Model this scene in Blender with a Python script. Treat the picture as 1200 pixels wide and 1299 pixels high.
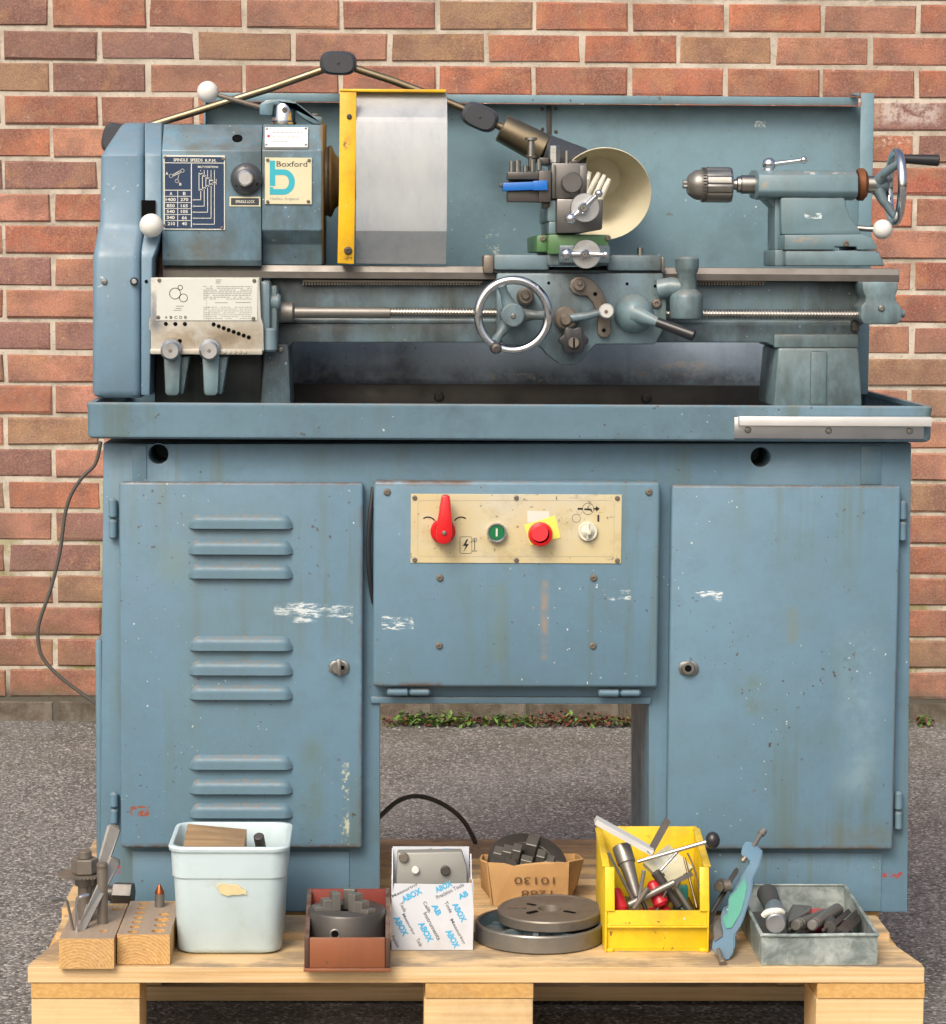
import bpy, bmesh, math, random
from mathutils import Vector, Matrix
R = math.radians
rnd = random.Random(11)
for _o in list(bpy.data.objects): bpy.data.objects.remove(_o)
scene = bpy.context.scene
COL = scene.collection

# ------------------------------------------------------------------ camera
F_PX, PITCH, YAW, ROLL, SHX, EYE = 3350.9, .09184, .02114, .00578, -41.85, 1.074
YP, YC, YW = 3.461, 3.764, 6.232          # pallet front, cabinet front, brick wall (metres from the camera)
ZP = .144                                  # pallet deck height
cy_, sy_, cp_, sp_ = math.cos(YAW), math.sin(YAW), math.cos(PITCH), math.sin(PITCH)
_R = Vector((cy_, -sy_, 0)); _U = Vector((sy_*sp_, cy_*sp_, cp_)); FW = Vector((sy_*cp_, cy_*cp_, -sp_))
XC = _R*math.cos(ROLL)+_U*math.sin(ROLL); YCAM = _U*math.cos(ROLL)-_R*math.sin(ROLL)
cam = bpy.data.cameras.new('camera'); camo = bpy.data.objects.new('camera', cam); COL.objects.link(camo)
cam.sensor_fit = 'HORIZONTAL'; cam.sensor_width = 36; cam.lens = 36*F_PX/1200
cam.shift_x = -SHX/1200; cam.clip_start = .05; cam.clip_end = 2000
m = Matrix.Identity(4)
for i in range(3): m[i][0], m[i][1], m[i][2] = XC[i], YCAM[i], -FW[i]
m[2][3] = EYE
camo.matrix_world = m
scene.camera = camo
scene.render.resolution_x, scene.render.resolution_y = 946, 1024

# ------------------------------------------------------------------ sky, sun, exposure (bright overcast day)
SUN_EL, SUN_AZ = R(44), R(24)              # azimuth: sun stands behind the camera, to its left
w = bpy.data.worlds.new('World'); scene.world = w; w.use_nodes = True
nt = w.node_tree; bg = nt.nodes['Background']
sky = nt.nodes.new('ShaderNodeTexSky'); sky.sky_type = 'NISHITA'; sky.sun_disc = False
sky.sun_elevation = SUN_EL; sky.sun_rotation = math.pi+SUN_AZ
sky.air_density = 1.0; sky.dust_density = 8.0; sky.ozone_density = 1.0
nt.links.new(sky.outputs[0], bg.inputs[0]); bg.inputs[1].default_value = .15
sl = bpy.data.lights.new('sun', 'SUN'); sl.energy = 1.15; sl.angle = R(24); sl.color = (1, .97, .93)
so = bpy.data.objects.new('sun', sl); COL.objects.link(so)
sd = Vector((-math.sin(SUN_AZ)*math.cos(SUN_EL), -math.cos(SUN_AZ)*math.cos(SUN_EL), math.sin(SUN_EL)))
so.rotation_euler = sd.to_track_quat('Z', 'Y').to_euler(); so.location = sd*20
vs = scene.view_settings; vs.view_transform = 'Standard'; vs.look = 'None'; vs.exposure = 0.34; vs.gamma = 1
vs.use_curve_mapping = False
cyc = scene.cycles; cyc.max_bounces = 6; cyc.diffuse_bounces = 3; cyc.glossy_bounces = 3; cyc.transmission_bounces = 4; cyc.transparent_max_bounces = 6

# ------------------------------------------------------------------ photo pixel -> metres at a known depth
def P(px, py, Y):
    d = FW+XC*((px-600-SHX)/F_PX)+YCAM*((649.5-py)/F_PX)
    t = Y/d.y
    return Vector((d.x*t, Y, EYE+d.z*t))
def Q(px, py, d=0): return P(px, py, YC+d)
def G(px, py, z=ZP):                       # point on the level plane z
    d = FW+XC*((px-600-SHX)/F_PX)+YCAM*((649.5-py)/F_PX)
    t = (z-EYE)/d.z
    return Vector((d.x*t, d.y*t, z))
def K(d=0): return (YC+d)/F_PX
def rect(x0, y0, x1, y1, d):
    xm, ym = (x0+x1)/2, (y0+y1)/2
    return Q(x0, ym, d).x, Q(x1, ym, d).x, Q(xm, y1, d).z, Q(xm, y0, d).z
def S(h, k=1.0):
    h = h.lstrip('#'); c = [int(h[i:i+2], 16)/255 for i in (0, 2, 4)]
    return tuple(k*(x/12.92 if x <= .04045 else ((x+.055)/1.055)**2.4) for x in c)+(1,)

# ------------------------------------------------------------------ mesh builder
ROOT = {}
class MB:
    def __init__(s): s.v = []; s.f = []; s.m = []
    def add(s, vs_, fs, mi=0, M=None):
        b = len(s.v)
        s.v += [tuple(M @ Vector(v)) if M else tuple(v) for v in vs_]
        for f in fs: s.f.append([b+i for i in f]); s.m.append(mi)
        return s
    def add_bm(s, bm, mi=0, M=None):
        bm.verts.index_update()
        s.add([v.co.copy() for v in bm.verts], [[v.index for v in f.verts] for f in bm.faces], mi, M); bm.free(); return s
    def box(s, x0, x1, y0, y1, z0, z1, bv=0, seg=2, mi=0, M=None):
        bm = bmesh.new(); bmesh.ops.create_cube(bm, size=1)
        for v in bm.verts: v.co = ((x0+x1)/2+v.co.x*(x1-x0), (y0+y1)/2+v.co.y*(y1-y0), (z0+z1)/2+v.co.z*(z1-z0))
        if bv: bmesh.ops.bevel(bm, geom=list(bm.edges), offset=bv, segments=seg, affect='EDGES', profile=.5)
        return s.add_bm(bm, mi, M)
    def pbox(s, x0, y0, x1, y1, d0, d1, bv=0, seg=2, mi=0, M=None):
        a, b, c, d = rect(x0, y0, x1, y1, d0)
        return s.box(a, b, YC+d0, YC+d1, c, d, bv, seg, mi, M)
    def lathe(s, a, ax, prof, n=28, mi=0, M=None, ph=0):
        a = Vector(a); ax = Vector(ax).normalized()
        u = ax.orthogonal().normalized(); w_ = ax.cross(u)
        vs_, fs, rings = [], [], []
        for h, r in prof:
            if r <= 1e-7: rings.append([len(vs_)]); vs_.append(a+ax*h)
            else:
                rings.append(list(range(len(vs_), len(vs_)+n)))
                for i in range(n):
                    t = ph+2*math.pi*i/n; vs_.append(a+ax*h+(u*math.cos(t)+w_*math.sin(t))*r)
        for A, B in zip(rings, rings[1:]):
            for i in range(n):
                j = (i+1) % n
                if len(A) == 1 and len(B) == 1: break
                if len(A) == 1: fs.append([A[0], B[i], B[j]])
                elif len(B) == 1: fs.append([A[i], B[0], A[j]])
                else: fs.append([A[i], B[i], B[j], A[j]])
        return s.add(vs_, fs, mi, M)
    def cyl(s, a, b, r0, r1=None, n=24, bv=0, mi=0, M=None, ph=0):
        a, b = Vector(a), Vector(b); r1 = r0 if r1 is None else r1; L = (b-a).length
        pr = [(0, 0), (0, r0-bv)]+([(bv, r0), (L-bv, r1)] if bv else [])+[(L, r1-bv), (L, 0)]
        return s.lathe(a, b-a, pr, n, mi, M, ph)
    def pcyl(s, px, py, rp, d0, d1, bv=0, n=28, mi=0, r1=None):
        k = K(d0); a = Q(px, py, d0); b = a+Vector((0, d1-d0, 0))
        return s.cyl(a, b, rp*k, (rp if r1 is None else r1)*k, n, bv, mi)
    def prod(s, p0, p1, rp, rq=None, n=18, bv=0, mi=0, ph=0):
        a, b = Q(*p0), Q(*p1); k = K((p0[2]+p1[2])/2)
        return s.cyl(a, b, rp*k, (rp if rq is None else rq)*k, n, bv, mi, None, ph)
    def xlathe(s, py, d, prof, n=32, mi=0):            # round part on an axis parallel to x; prof = (px, radius in px)
        k = K(d); a = Q(prof[0][0], py, d)
        return s.lathe(a, (1, 0, 0), [((p[0]-prof[0][0])*k, p[1]*k) for p in prof], n, mi)
    def sphere(s, c, r, n=24, sq=(1, 1, 1), mi=0):
        c = Vector(c); h = n//2
        M = Matrix.Translation(c) @ Matrix.Diagonal((sq[0], sq[1], sq[2], 1))
        return s.lathe((0, 0, -r), (0, 0, 1), [(r-r*math.cos(math.pi*i/h), r*math.sin(math.pi*i/h)) for i in range(h+1)], n, mi, M)
    def psphere(s, px, py, d, rp, n=24, sq=(1, 1, 1), mi=0): return s.sphere(Q(px, py, d), rp*K(d), n, sq, mi)
    def torus(s, c, ax, Rr, r, N=48, n=12, mi=0, sq=1.0):
        c = Vector(c); ax = Vector(ax).normalized(); u = ax.orthogonal().normalized(); w_ = ax.cross(u)
        vs_, fs = [], []
        for i in range(N):
            t = 2*math.pi*i/N; e = u*math.cos(t)+w_*math.sin(t)
            for j in range(n):
                q = 2*math.pi*j/n; vs_.append(c+e*(Rr+r*math.cos(q))+ax*(r*sq*math.sin(q)))
        for i in range(N):
            for j in range(n):
                fs.append([i*n+j, ((i+1) % N)*n+j, ((i+1) % N)*n+(j+1) % n, i*n+(j+1) % n])
        return s.add(vs_, fs, mi)
    def tube(s, pts, r, n=10, sm=0, mi=0):
        p = [Vector(q) for q in pts]
        if sm:
            if isinstance(r, list): r = [r[i]+(r[i+1]-r[i])*q_/sm for i in range(len(r)-1) for q_ in range(sm)]+[r[-1]]
            out = []
            for i in range(len(p)-1):
                a, b, c, d = p[max(i-1, 0)], p[i], p[i+1], p[min(i+2, len(p)-1)]
                for k in range(sm):
                    t = k/sm
                    out.append(.5*((2*b)+(c-a)*t+(2*a-5*b+4*c-d)*t*t+(3*b-a-3*c+d)*t**3))
            p = out+[p[-1]]
        vs_, fs = [], []; u = None
        for i, q in enumerate(p):
            t = (p[min(i+1, len(p)-1)]-p[max(i-1, 0)]).normalized()
            u = t.orthogonal().normalized() if u is None else (u-t*u.dot(t)).normalized()
            w_ = t.cross(u); rr = r[i] if isinstance(r, list) else r
            vs_ += [q+(u*math.cos(2*math.pi*j/n)+w_*math.sin(2*math.pi*j/n))*rr for j in range(n)]
        for i in range(len(p)-1):
            for j in range(n): fs.append([i*n+j, i*n+(j+1) % n, (i+1)*n+(j+1) % n, (i+1)*n+j])
        fs.append(list(range(n))[::-1]); fs.append(list(range((len(p)-1)*n, len(p)*n)))
        return s.add(vs_, fs, mi)
    def prism(s, poly, a, b, plane='xz', bv=0, holes=(), mi=0, M=None, seg=2):
        mp = {'xz': lambda u, v, t: (u, t, v), 'yz': lambda u, v, t: (t, u, v), 'xy': lambda u, v, t: (u, v, t)}[plane]
        bm = bmesh.new()
        if holes:
            es = []
            for lp in [poly]+list(holes):
                vv = [bm.verts.new(mp(u, v, a)) for u, v in lp]
                es += [bm.edges.new((vv[i], vv[(i+1) % len(vv)])) for i in range(len(vv))]
            bmesh.ops.triangle_fill(bm, use_beauty=True, use_dissolve=False, edges=es)
        else: bm.faces.new([bm.verts.new(mp(u, v, a)) for u, v in poly])
        ex = bmesh.ops.extrude_face_region(bm, geom=list(bm.faces))
        off = Vector(mp(0, 0, b))-Vector(mp(0, 0, a))
        for g in ex['geom']:
            if isinstance(g, bmesh.types.BMVert): g.co += off
        bmesh.ops.recalc_face_normals(bm, faces=list(bm.faces))
        if bv:
            ed = [e for e in bm.edges if len(e.link_faces) == 2 and e.calc_face_angle(0) > .45]
            bmesh.ops.bevel(bm, geom=ed, offset=bv, segments=seg, affect='EDGES', profile=.5, clamp_overlap=True)
        return s.add_bm(bm, mi, M)
    def pprism(s, pts, d0, d1, bv=0, holes=(), mi=0, seg=2):
        cv = lambda L: [(Q(x, y, d0).x, Q(x, y, d0).z) for x, y in L]
        return s.prism(cv(pts), YC+d0, YC+d1, 'xz', bv, [cv(h) for h in holes], mi, None, seg)
    def loft(s, secs, mi=0, cap=True):
        n = len(secs[0]); vs_ = [p for q in secs for p in q]; fs = []
        for i in range(len(secs)-1):
            for j in range(n): fs.append([i*n+j, i*n+(j+1) % n, (i+1)*n+(j+1) % n, (i+1)*n+j])
        if cap: fs += [list(range(n))[::-1], list(range((len(secs)-1)*n, len(secs)*n))]
        return s.add(vs_, fs, mi)
    def text(s, body, x, z, y, h=None, wd=None, mi=0, rot=0, bold=0, th=.0003, sx=1):
        cu = bpy.data.curves.new('t', 'FONT'); cu.body = body; cu.size = 1; cu.offset = bold; cu.resolution_u = 3
        o = bpy.data.objects.new('t', cu); me = bpy.data.meshes.new_from_object(o)
        vs_ = [v.co.copy() for v in me.vertices]; fs = [list(p.vertices) for p in me.polygons]
        bpy.data.objects.remove(o); bpy.data.meshes.remove(me); bpy.data.curves.remove(cu)
        if not vs_: return s
        x0, x1 = min(v.x for v in vs_), max(v.x for v in vs_); z0, z1 = min(v.y for v in vs_), max(v.y for v in vs_)
        ky = h/(z1-z0) if h else wd/(x1-x0); kx = wd/(x1-x0) if wd else ky*sx
        c, sn = math.cos(rot), math.sin(rot); out = []
        for v in vs_:
            u, q = (v.x-(x0+x1)/2)*kx, (v.y-(z0+z1)/2)*ky
            out.append((x+u*c-q*sn, y, z+u*sn+q*c))
        return s.add(out, fs, mi)
    def ptext(s, body, px, py, d, hp=None, wp=None, **kw):
        q = Q(px, py, d); k = K(d)
        return s.text(body, q.x, q.z, q.y, hp*k if hp else None, wp*k if wp else None, **kw)
    def strip(s, pts, wp, d, mi=0, closed=False):           # flat inked line, points in photo pixels
        p = [Q(x, y, d) for x, y in pts]; k = wp*K(d)/2
        if closed: p = p+[p[0]]
        for a, b in zip(p, p[1:]):
            t = b-a
            if t.length < 1e-9: continue
            t.normalize(); nn = Vector((-t.z, 0, t.x))*k; e = t*k*.3
            s.add([a-e+nn, b+e+nn, b+e-nn, a-e-nn], [[0, 1, 2, 3]], mi)
        return s
    def ring(s, px, py, rp, wp, d, mi=0, n=24, a0=0, a1=360):
        pts = [(px+rp*math.cos(R(a0+(a1-a0)*i/n)), py-rp*math.sin(R(a0+(a1-a0)*i/n))) for i in range(n+1)]
        return s.strip(pts, wp, d, mi)
    def disc(s, px, py, rp, d, mi=0, n=16):
        c = Q(px, py, d); k = rp*K(d)
        return s.add([c+Vector((math.cos(2*math.pi*i/n)*k, 0, math.sin(2*math.pi*i/n)*k)) for i in range(n)], [list(range(n))], mi)
    def poly(s, pts, d, mi=0): return s.add([Q(x, y, d) for x, y in pts], [list(range(len(pts)))], mi)
    def build(s, name, mats, parent=None, ang=32, smooth=True, flat_normals=False):
        root = parent
        while root is not None and root.parent is not None: root = root.parent
        off = ROOT[root.name] if root is not None else Vector((0, 0, 0))
        me = bpy.data.meshes.new(name)
        me.from_pydata([tuple(Vector(v)-off) for v in s.v], [], s.f)
        for q in (mats if isinstance(mats, (list, tuple)) else [mats]): me.materials.append(q)
        for p, mi in zip(me.polygons, s.m): p.material_index = mi
        bm = bmesh.new(); bm.from_mesh(me); bmesh.ops.recalc_face_normals(bm, faces=list(bm.faces)); bm.to_mesh(me); bm.free()
        if smooth:
            me.polygons.foreach_set('use_smooth', [True]*len(me.polygons))
            me.set_sharp_from_angle(angle=R(ang))
        o = bpy.data.objects.new(name, me); COL.objects.link(o)
        if parent is not None: o.parent = parent
        return o
def tag(o, label, cat=None, group=None, kind=None):
    if label: o['label'] = label
    if cat: o['category'] = cat
    if group: o['group'] = group
    if kind: o['kind'] = kind
    return o
def thing(name, label, cat, loc, group=None):
    o = bpy.data.objects.new(name, None); o.location = loc; o.empty_display_size = .1; COL.objects.link(o)
    ROOT[o.name] = Vector(loc); return tag(o, label, cat, group)
def twin(o, parent, delta=(0, 0, 0)):
    c = o.copy(); COL.objects.link(c); c.parent = parent; c.location = Vector(o.location)+Vector(delta); return c
def circ(px, py, r, n=20): return [(px+r*math.cos(2*math.pi*i/n), py-r*math.sin(2*math.pi*i/n)) for i in range(n)]
def rrect(x0, y0, x1, y1, r, n=5):
    out = []
    for cx, cy, a in ((x1-r, y1-r, 0), (x0+r, y1-r, 90), (x0+r, y0+r, 180), (x1-r, y0+r, 270)):
        for i in range(n+1): out.append((cx+r*math.cos(R(a+90*i/n)), cy+r*math.sin(R(a+90*i/n))))
    return out

# ------------------------------------------------------------------ procedural materials
class MT:
    def __init__(s, name, col=(.5, .5, .5, 1), rough=.5, metal=0, spec=.5):
        s.m = bpy.data.materials.new(name); s.m.use_nodes = True; s.t = s.m.node_tree
        s.b = s.t.nodes['Principled BSDF']; s.co = None
        s.b.inputs['Base Color'].default_value = col; s.b.inputs['Roughness'].default_value = rough
        s.b.inputs['Metallic'].default_value = metal; s.b.inputs['Specular IOR Level'].default_value = spec
    def put(s, inp, v):
        if isinstance(v, bpy.types.NodeSocket): s.t.links.new(v, inp)
        elif v is not None:
            try: inp.default_value = v
            except Exception: inp.default_value = (v, v, v)
    def set(s, name, v): s.put(s.b.inputs[name], v); return s
    def n(s, ty, **kw):
        nd = s.t.nodes.new(ty)
        for k, v in kw.items(): setattr(nd, k, v)
        return nd
    def coord(s):
        if s.co is None: s.co = s.n('ShaderNodeTexCoord').outputs['Object']
        return s.co
    def vec(s, sc=(1, 1, 1), off=(0, 0, 0), rot=(0, 0, 0)):
        m_ = s.n('ShaderNodeMapping'); s.put(m_.inputs['Vector'], s.coord())
        m_.inputs['Scale'].default_value = sc; m_.inputs['Location'].default_value = off; m_.inputs['Rotation'].default_value = rot
        return m_.outputs[0]
    def noise(s, scale, detail=4, rough=.55, vec=None, dist=0):
        nd = s.n('ShaderNodeTexNoise'); s.put(nd.inputs['Vector'], vec or s.coord())
        nd.inputs['Scale'].default_value = scale; nd.inputs['Detail'].default_value = detail
        nd.inputs['Roughness'].default_value = rough; nd.inputs['Distortion'].default_value = dist
        return nd.outputs['Fac']
    def vor(s, scale, out='Distance', vec=None, feature='F1', rand=1):
        nd = s.n('ShaderNodeTexVoronoi', feature=feature); s.put(nd.inputs['Vector'], vec or s.coord())
        nd.inputs['Scale'].default_value = scale; nd.inputs['Randomness'].default_value = rand
        return nd.outputs[out]
    def rng(s, v, a, b, c=0, d=1):
        nd = s.n('ShaderNodeMapRange'); s.put(nd.inputs[0], v)
        for i, x in enumerate((a, b, c, d)): nd.inputs[i+1].default_value = x
        return nd.outputs[0]
    def mix(s, f, a, b, mode='MIX'):
        nd = s.n('ShaderNodeMix', data_type='RGBA', blend_type=mode)
        s.put(nd.inputs[0], f); s.put(nd.inputs[6], a); s.put(nd.inputs[7], b); return nd.outputs[2]
    def mth(s, op, a, b=None):
        nd = s.n('ShaderNodeMath', operation=op); s.put(nd.inputs[0], a)
        if b is not None: s.put(nd.inputs[1], b)
        return nd.outputs[0]
    def mul(s, *a):
        r = a[0]
        for q in a[1:]: r = s.mth('MULTIPLY', r, q)
        return r
    def sep(s, v):
        nd = s.n('ShaderNodeSeparateXYZ'); s.put(nd.inputs[0], v); return nd.outputs
    def bump(s, h, strength=.3, dist=.002):
        nd = s.n('ShaderNodeBump'); nd.inputs['Strength'].default_value = strength; nd.inputs['Distance'].default_value = dist
        s.put(nd.inputs['Height'], h); s.put(s.b.inputs['Normal'], nd.outputs[0]); return nd
    def up(s):                                           # how far a face looks up
        g = s.n('ShaderNodeNewGeometry'); return s.sep(g.outputs['True Normal'])[2]
    def window(s, x0, x1, z0, z1, soft=.01):             # soft box in object x / z
        q = s.sep(s.coord())
        return s.mul(s.rng(q[0], x0-soft, x0+soft), s.rng(q[0], x1+soft, x1-soft), s.rng(q[2], z0-soft, z0+soft), s.rng(q[2], z1+soft, z1-soft))

LROOT = Vector((Q(640, 1157, 0).x, YC+.2, ZP))           # base of the lathe: origin of its object coordinates
def lwin(x0, y0, x1, y1, d=-.02):
    a, b, c, e = rect(x0, y0, x1, y1, d); return a-LROOT.x, b-LROOT.x, c-LROOT.z, e-LROOT.z
def k_(c, f): return tuple(x*f for x in c[:3])+(1,)

def paint(name, col, rough=.42, var=.10, grime=.25, grimec=S('#3c4543'), specks=.5, dust=.0, scr=(), streak=.25, oil=0, coat=0, seed=0):
    t = MT(name, col, rough)
    o = (seed*3.1, seed*1.7, seed*2.3)
    base = t.vec(off=o)
    c = t.mix(t.rng(t.noise(2.2, 3, vec=base), .32, .68), k_(col, 1-var), k_(col, 1+var))
    fine = t.noise(26, 7, .72, vec=base)
    c = t.mix(t.rng(fine, .47, .63, 0, .30), c, k_((col[0]*.92, col[1]*.97, col[2]*.88), .78))
    c = t.mix(t.rng(fine, .46, .36, 0, .16), c, k_(col, 1.25))
    if streak:
        st_ = t.mul(t.rng(t.noise(1, 5, .65, vec=t.vec((30, 30, 1.5), o)), .50, .64), t.rng(t.noise(3.5, 3, vec=base), .42, .6), streak)
        c = t.mix(st_, c, S('#5c6a5e') if col[2] > col[0] else k_(col, .55))
    g = t.rng(t.noise(5.5, 9, .70, vec=base), .50, .66)
    c = t.mix(t.mul(g, grime), c, grimec)
    if oil:
        g2 = t.rng(t.noise(8, 8, .68, vec=t.vec((1.3, 1.3, .6), o)), .46, .60)
        c = t.mix(t.mul(g2, oil), c, S('#33312a'))
    if dust:
        du = t.mul(t.rng(t.up(), .25, .8), t.rng(t.noise(60, 4, .7), .40, .55), dust)
        c = t.mix(du, c, S('#80756a'))
    if specks:
        s1 = t.mul(t.rng(t.noise(120, 2, .5, vec=base), .70, .72), t.rng(t.noise(7, 3, vec=base), .48, .58), specks)
        c = t.mix(s1, c, S('#4b3a30'))
        s2 = t.mul(t.rng(t.noise(170, 1, .5, vec=t.vec(off=(5, 3, 1+seed))), .75, .77), t.rng(t.noise(5, 2, vec=t.vec(off=(9, 1, 4+seed))), .54, .62), specks)
        c = t.mix(s2, c, S('#cfd5d3'))
        s3 = t.mul(t.rng(t.noise(34, 6, .75, vec=t.vec(off=(2, 7, 3+seed))), .69, .72), specks)
        c = t.mix(s3, c, S('#6a5345'))
    for (x0, x1, z0, z1, cc, lo, sc, st) in scr:
        if sc < 0:                                        # soft-edged oil stain
            mask = t.mul(t.window(x0, x1, z0, z1, min(.02, .4*min(x1-x0, z1-z0))), t.rng(t.noise(-sc, 8, .7), .36, .58), lo)
            c = t.mix(mask, c, cc); continue
        pt = t.mul(t.window(x0, x1, z0, z1, min(.014, .25*min(x1-x0, z1-z0))), t.noise(sc*.45, 4, .6, vec=t.vec((1, 1, 1.6), (x0*7, 0, z0*3))))
        fl = t.noise(1, 5, .75, vec=t.vec((sc*1.6, sc, sc*st*3.2), (x0*5, 0, z0), (0, .22, 0)), dist=.6)
        c = t.mix(t.mul(t.rng(pt, lo-.02, lo+.05), t.rng(fl, .49, .53)), c, cc)
    t.set('Base Color', c)
    t.set('Roughness', t.rng(fine, .35, .65, rough-.10, rough+.14))
    if coat: t.set('Coat Weight', coat)
    t.bump(t.mth('ADD', t.mul(t.noise(5, 2), 5.0), t.mth('ADD', t.mul(t.noise(30, 3), .7), t.mul(fine, .5))), .18, .002)
    return t.m
def metal(name, col, rough=.35, var=.25, rust=0, rustc=S('#5a4030'), scale=30, aniso=None, met=1.0, grime=.0):
    t = MT(name, col, rough, met)
    c = t.mix(t.noise(scale, 5, .6), k_(col, 1-var), k_(col, 1+var*.5))
    if rust: c = t.mix(t.mul(t.rng(t.noise(18, 7, .7), .45, .72), rust), c, rustc)
    if grime: c = t.mix(t.mul(t.rng(t.noise(9, 6, .65), .45, .7), grime), c, S('#2b2620'))
    t.set('Base Color', c); t.set('Roughness', t.rng(t.noise(22, 6, .65), .3, .72, max(rough-.1, .03), rough+.14))
    if aniso:
        t.bump(t.noise(1, 2, vec=t.vec(aniso)), .05, .001)
    else: t.bump(t.noise(140, 3), .06, .001)
    return t.m
def plain(name, col, rough=.4, metal_=0, var=.06, scale=25, bump=.0, spec=.5):
    t = MT(name, col, rough, metal_, spec)
    t.set('Base Color', t.mix(t.noise(scale, 4), k_(col, 1-var), k_(col, 1+var)))
    if bump: t.bump(t.noise(scale*6, 3), bump, .001)
    return t.m

MAT = {}
BLUE, TEAL = S('#5e7d90'), S('#6a8289')
RED_ = S('#8a2a24'); WH = S('#c8d2d4')
def sw(x0, y0, x1, y1, c, lo, sc, st, d=-.022): return lwin(x0, y0, x1, y1, d)+(c, lo, sc, st)
MAT['cab'] = paint('stand_paint', BLUE, .45, .09, .30, S('#4b5a58'), .8, .45, streak=.55,
                   scr=[sw(1117, 1104, 1147, 1116, S('#a83a34'), .44, 55, 1.2, 0), sw(145, 1096, 154, 1112, S('#b03030'), .42, 60, .4, 0)])
ED = S('#5f4a3c')
MAT['doorL'] = paint('door_paint_left', BLUE, .44, .08, .22, S('#56655f'), .8, .6, streak=.55, seed=1, scr=[
    sw(153, 1071, 459, 1077, ED, .85, -45, 1), sw(153, 611, 459, 615, ED, .6, -45, 1), sw(455, 640, 460, 1070, ED, .5, -30, 1), sw(338, 758, 458, 800, WH, .47, 34, 2.6), sw(430, 960, 446, 1075, S('#b9bda6'), .51, 30, .45),
    sw(164, 1022, 190, 1036, S('#8a4a35'), .36, 45, .8), sw(385, 930, 410, 1060, S('#5f7268'), .6, -24, .25), sw(205, 690, 240, 740, S('#637a78'), .6, -22, .5), sw(225, 640, 385, 1040, S('#5b6f70'), .35, -12, .5)])
MAT['doorM'] = paint('control_box_paint', BLUE, .44, .08, .22, S('#56655f'), .9, .5, streak=.55, seed=2, scr=[
    sw(474, 608, 600, 615, S('#5d4636'), .9, -40, 1, -.034), sw(474, 866, 560, 873, S('#5d4636'), .8, -40, 1, -.034), sw(478, 775, 530, 803, WH, .49, 40, 2.4), sw(757, 740, 805, 765, WH, .51, 46, 1.6),
    sw(686, 735, 694, 835, S('#8f8276'), .8, -30, .3), sw(625, 740, 640, 840, S('#62766f'), .6, -26, .3), sw(672, 766, 692, 778, S('#a8897b'), .47, 50, 1.6)])
MAT['doorR'] = paint('door_paint_right', BLUE, .44, .08, .22, S('#56655f'), .9, .5, streak=.55, seed=3, scr=[
    sw(850, 1073, 1138, 1079, ED, .85, -45, 1), sw(850, 615, 1138, 619, ED, .55, -45, 1), sw(1133, 850, 1139, 1076, ED, .7, -30, 1), sw(876, 746, 920, 768, WH, .48, 42, 3.2), sw(1070, 800, 1112, 1010, S('#86a0ac'), .5, -16, .2),
    sw(945, 860, 965, 905, S('#5f6d60'), .7, -26, .3), sw(1000, 770, 1012, 815, S('#6b7668'), .6, -24, .3), sw(1025, 1050, 1130, 1075, S('#66695c'), .6, -20, .3)])
MAT['tray'] = paint('tray_paint', S('#648090'), .38, .09, .42, S('#40484a'), .9, .5, streak=.6, seed=4)
MAT['back'] = paint('splashback_paint', S('#6a8793'), .42, .10, .38, S('#48585a'), .9, .2, streak=.2, seed=5, scr=[
    sw(610, 290, 640, 335, S('#b9c3be'), .50, 50, .7, .42), sw(955, 150, 975, 165, WH, .46, 60, 1, .42), sw(840, 130, 1088, 137, S('#7a5d4b'), .45, -20, 1, .39)])
MAT['lowback'] = paint('lower_panel_paint', S('#a6b6c6'), .26, .10, .25, S('#4b5358'), .6, .2, streak=.2, seed=17, scr=[  # pale blue base stands in for sky light reflected under the bed
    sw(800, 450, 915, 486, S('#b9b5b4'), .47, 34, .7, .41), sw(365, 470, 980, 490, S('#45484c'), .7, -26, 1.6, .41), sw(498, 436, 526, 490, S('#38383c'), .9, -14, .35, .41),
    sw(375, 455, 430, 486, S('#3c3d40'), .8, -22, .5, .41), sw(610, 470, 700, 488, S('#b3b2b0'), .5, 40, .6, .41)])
MAT['lathe'] = paint('lathe_paint', TEAL, .38, .12, .55, S('#3a3e38'), .7, .4, streak=.45, oil=.55, seed=6)
MAT['cast'] = paint('oily_casting_paint', S('#687e88'), .38, .14, .55, S('#34332b'), .6, .4, streak=.5, oil=.62, seed=7)
MAT['void_dark'] = paint('dark_void_casting', S('#2c302e'), .4, .2, .5, S('#1c1b18'), .4, .3, streak=.2, seed=20)  # near-black oily casting; its colour paints the shade under the gearbox
MAT['guardbox'] = paint('end_cover_paint', S('#678396'), .40, .08, .35, S('#4a5557'), .4, .2, streak=.2, seed=8, scr=[
    lwin(118, 315, 185, 332, .04)+(S('#d9dfdc'), .56, 30, 2.0)])
MAT['head'] = paint('headstock_paint', S('#668596'), .38, .10, .50, S('#3f4743'), .7, .25, streak=.4, oil=.42, seed=9, scr=[lwin(225, 300, 300, 337, .066)+(S('#55534a'), .75, -22, 1), lwin(230, 180, 300, 193, .08)+(S('#4f4c44'), .6, -30, 1), lwin(334, 285, 408, 337, .07)+(S('#4a4d47'), .6, -18, 1)])
MAT['rail'] = MAT['lathe']
MAT['tail'] = paint('tailstock_paint', S('#667f88'), .40, .10, .40, S('#4b4b42'), .8, .3, streak=.35, oil=.2, seed=10, scr=[
    lwin(962, 225, 1000, 245, .17)+(S('#7f7f78'), .40, 24, 1), lwin(1020, 216, 1075, 222, .17)+(S('#bcbcb4'), .42, 24, 2),
    lwin(1018, 268, 1045, 280, .17)+(WH, .50, 40, 1.2), lwin(996, 298, 1060, 312, .13)+(S('#8c7b69'), .50, 20, 1)])
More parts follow.
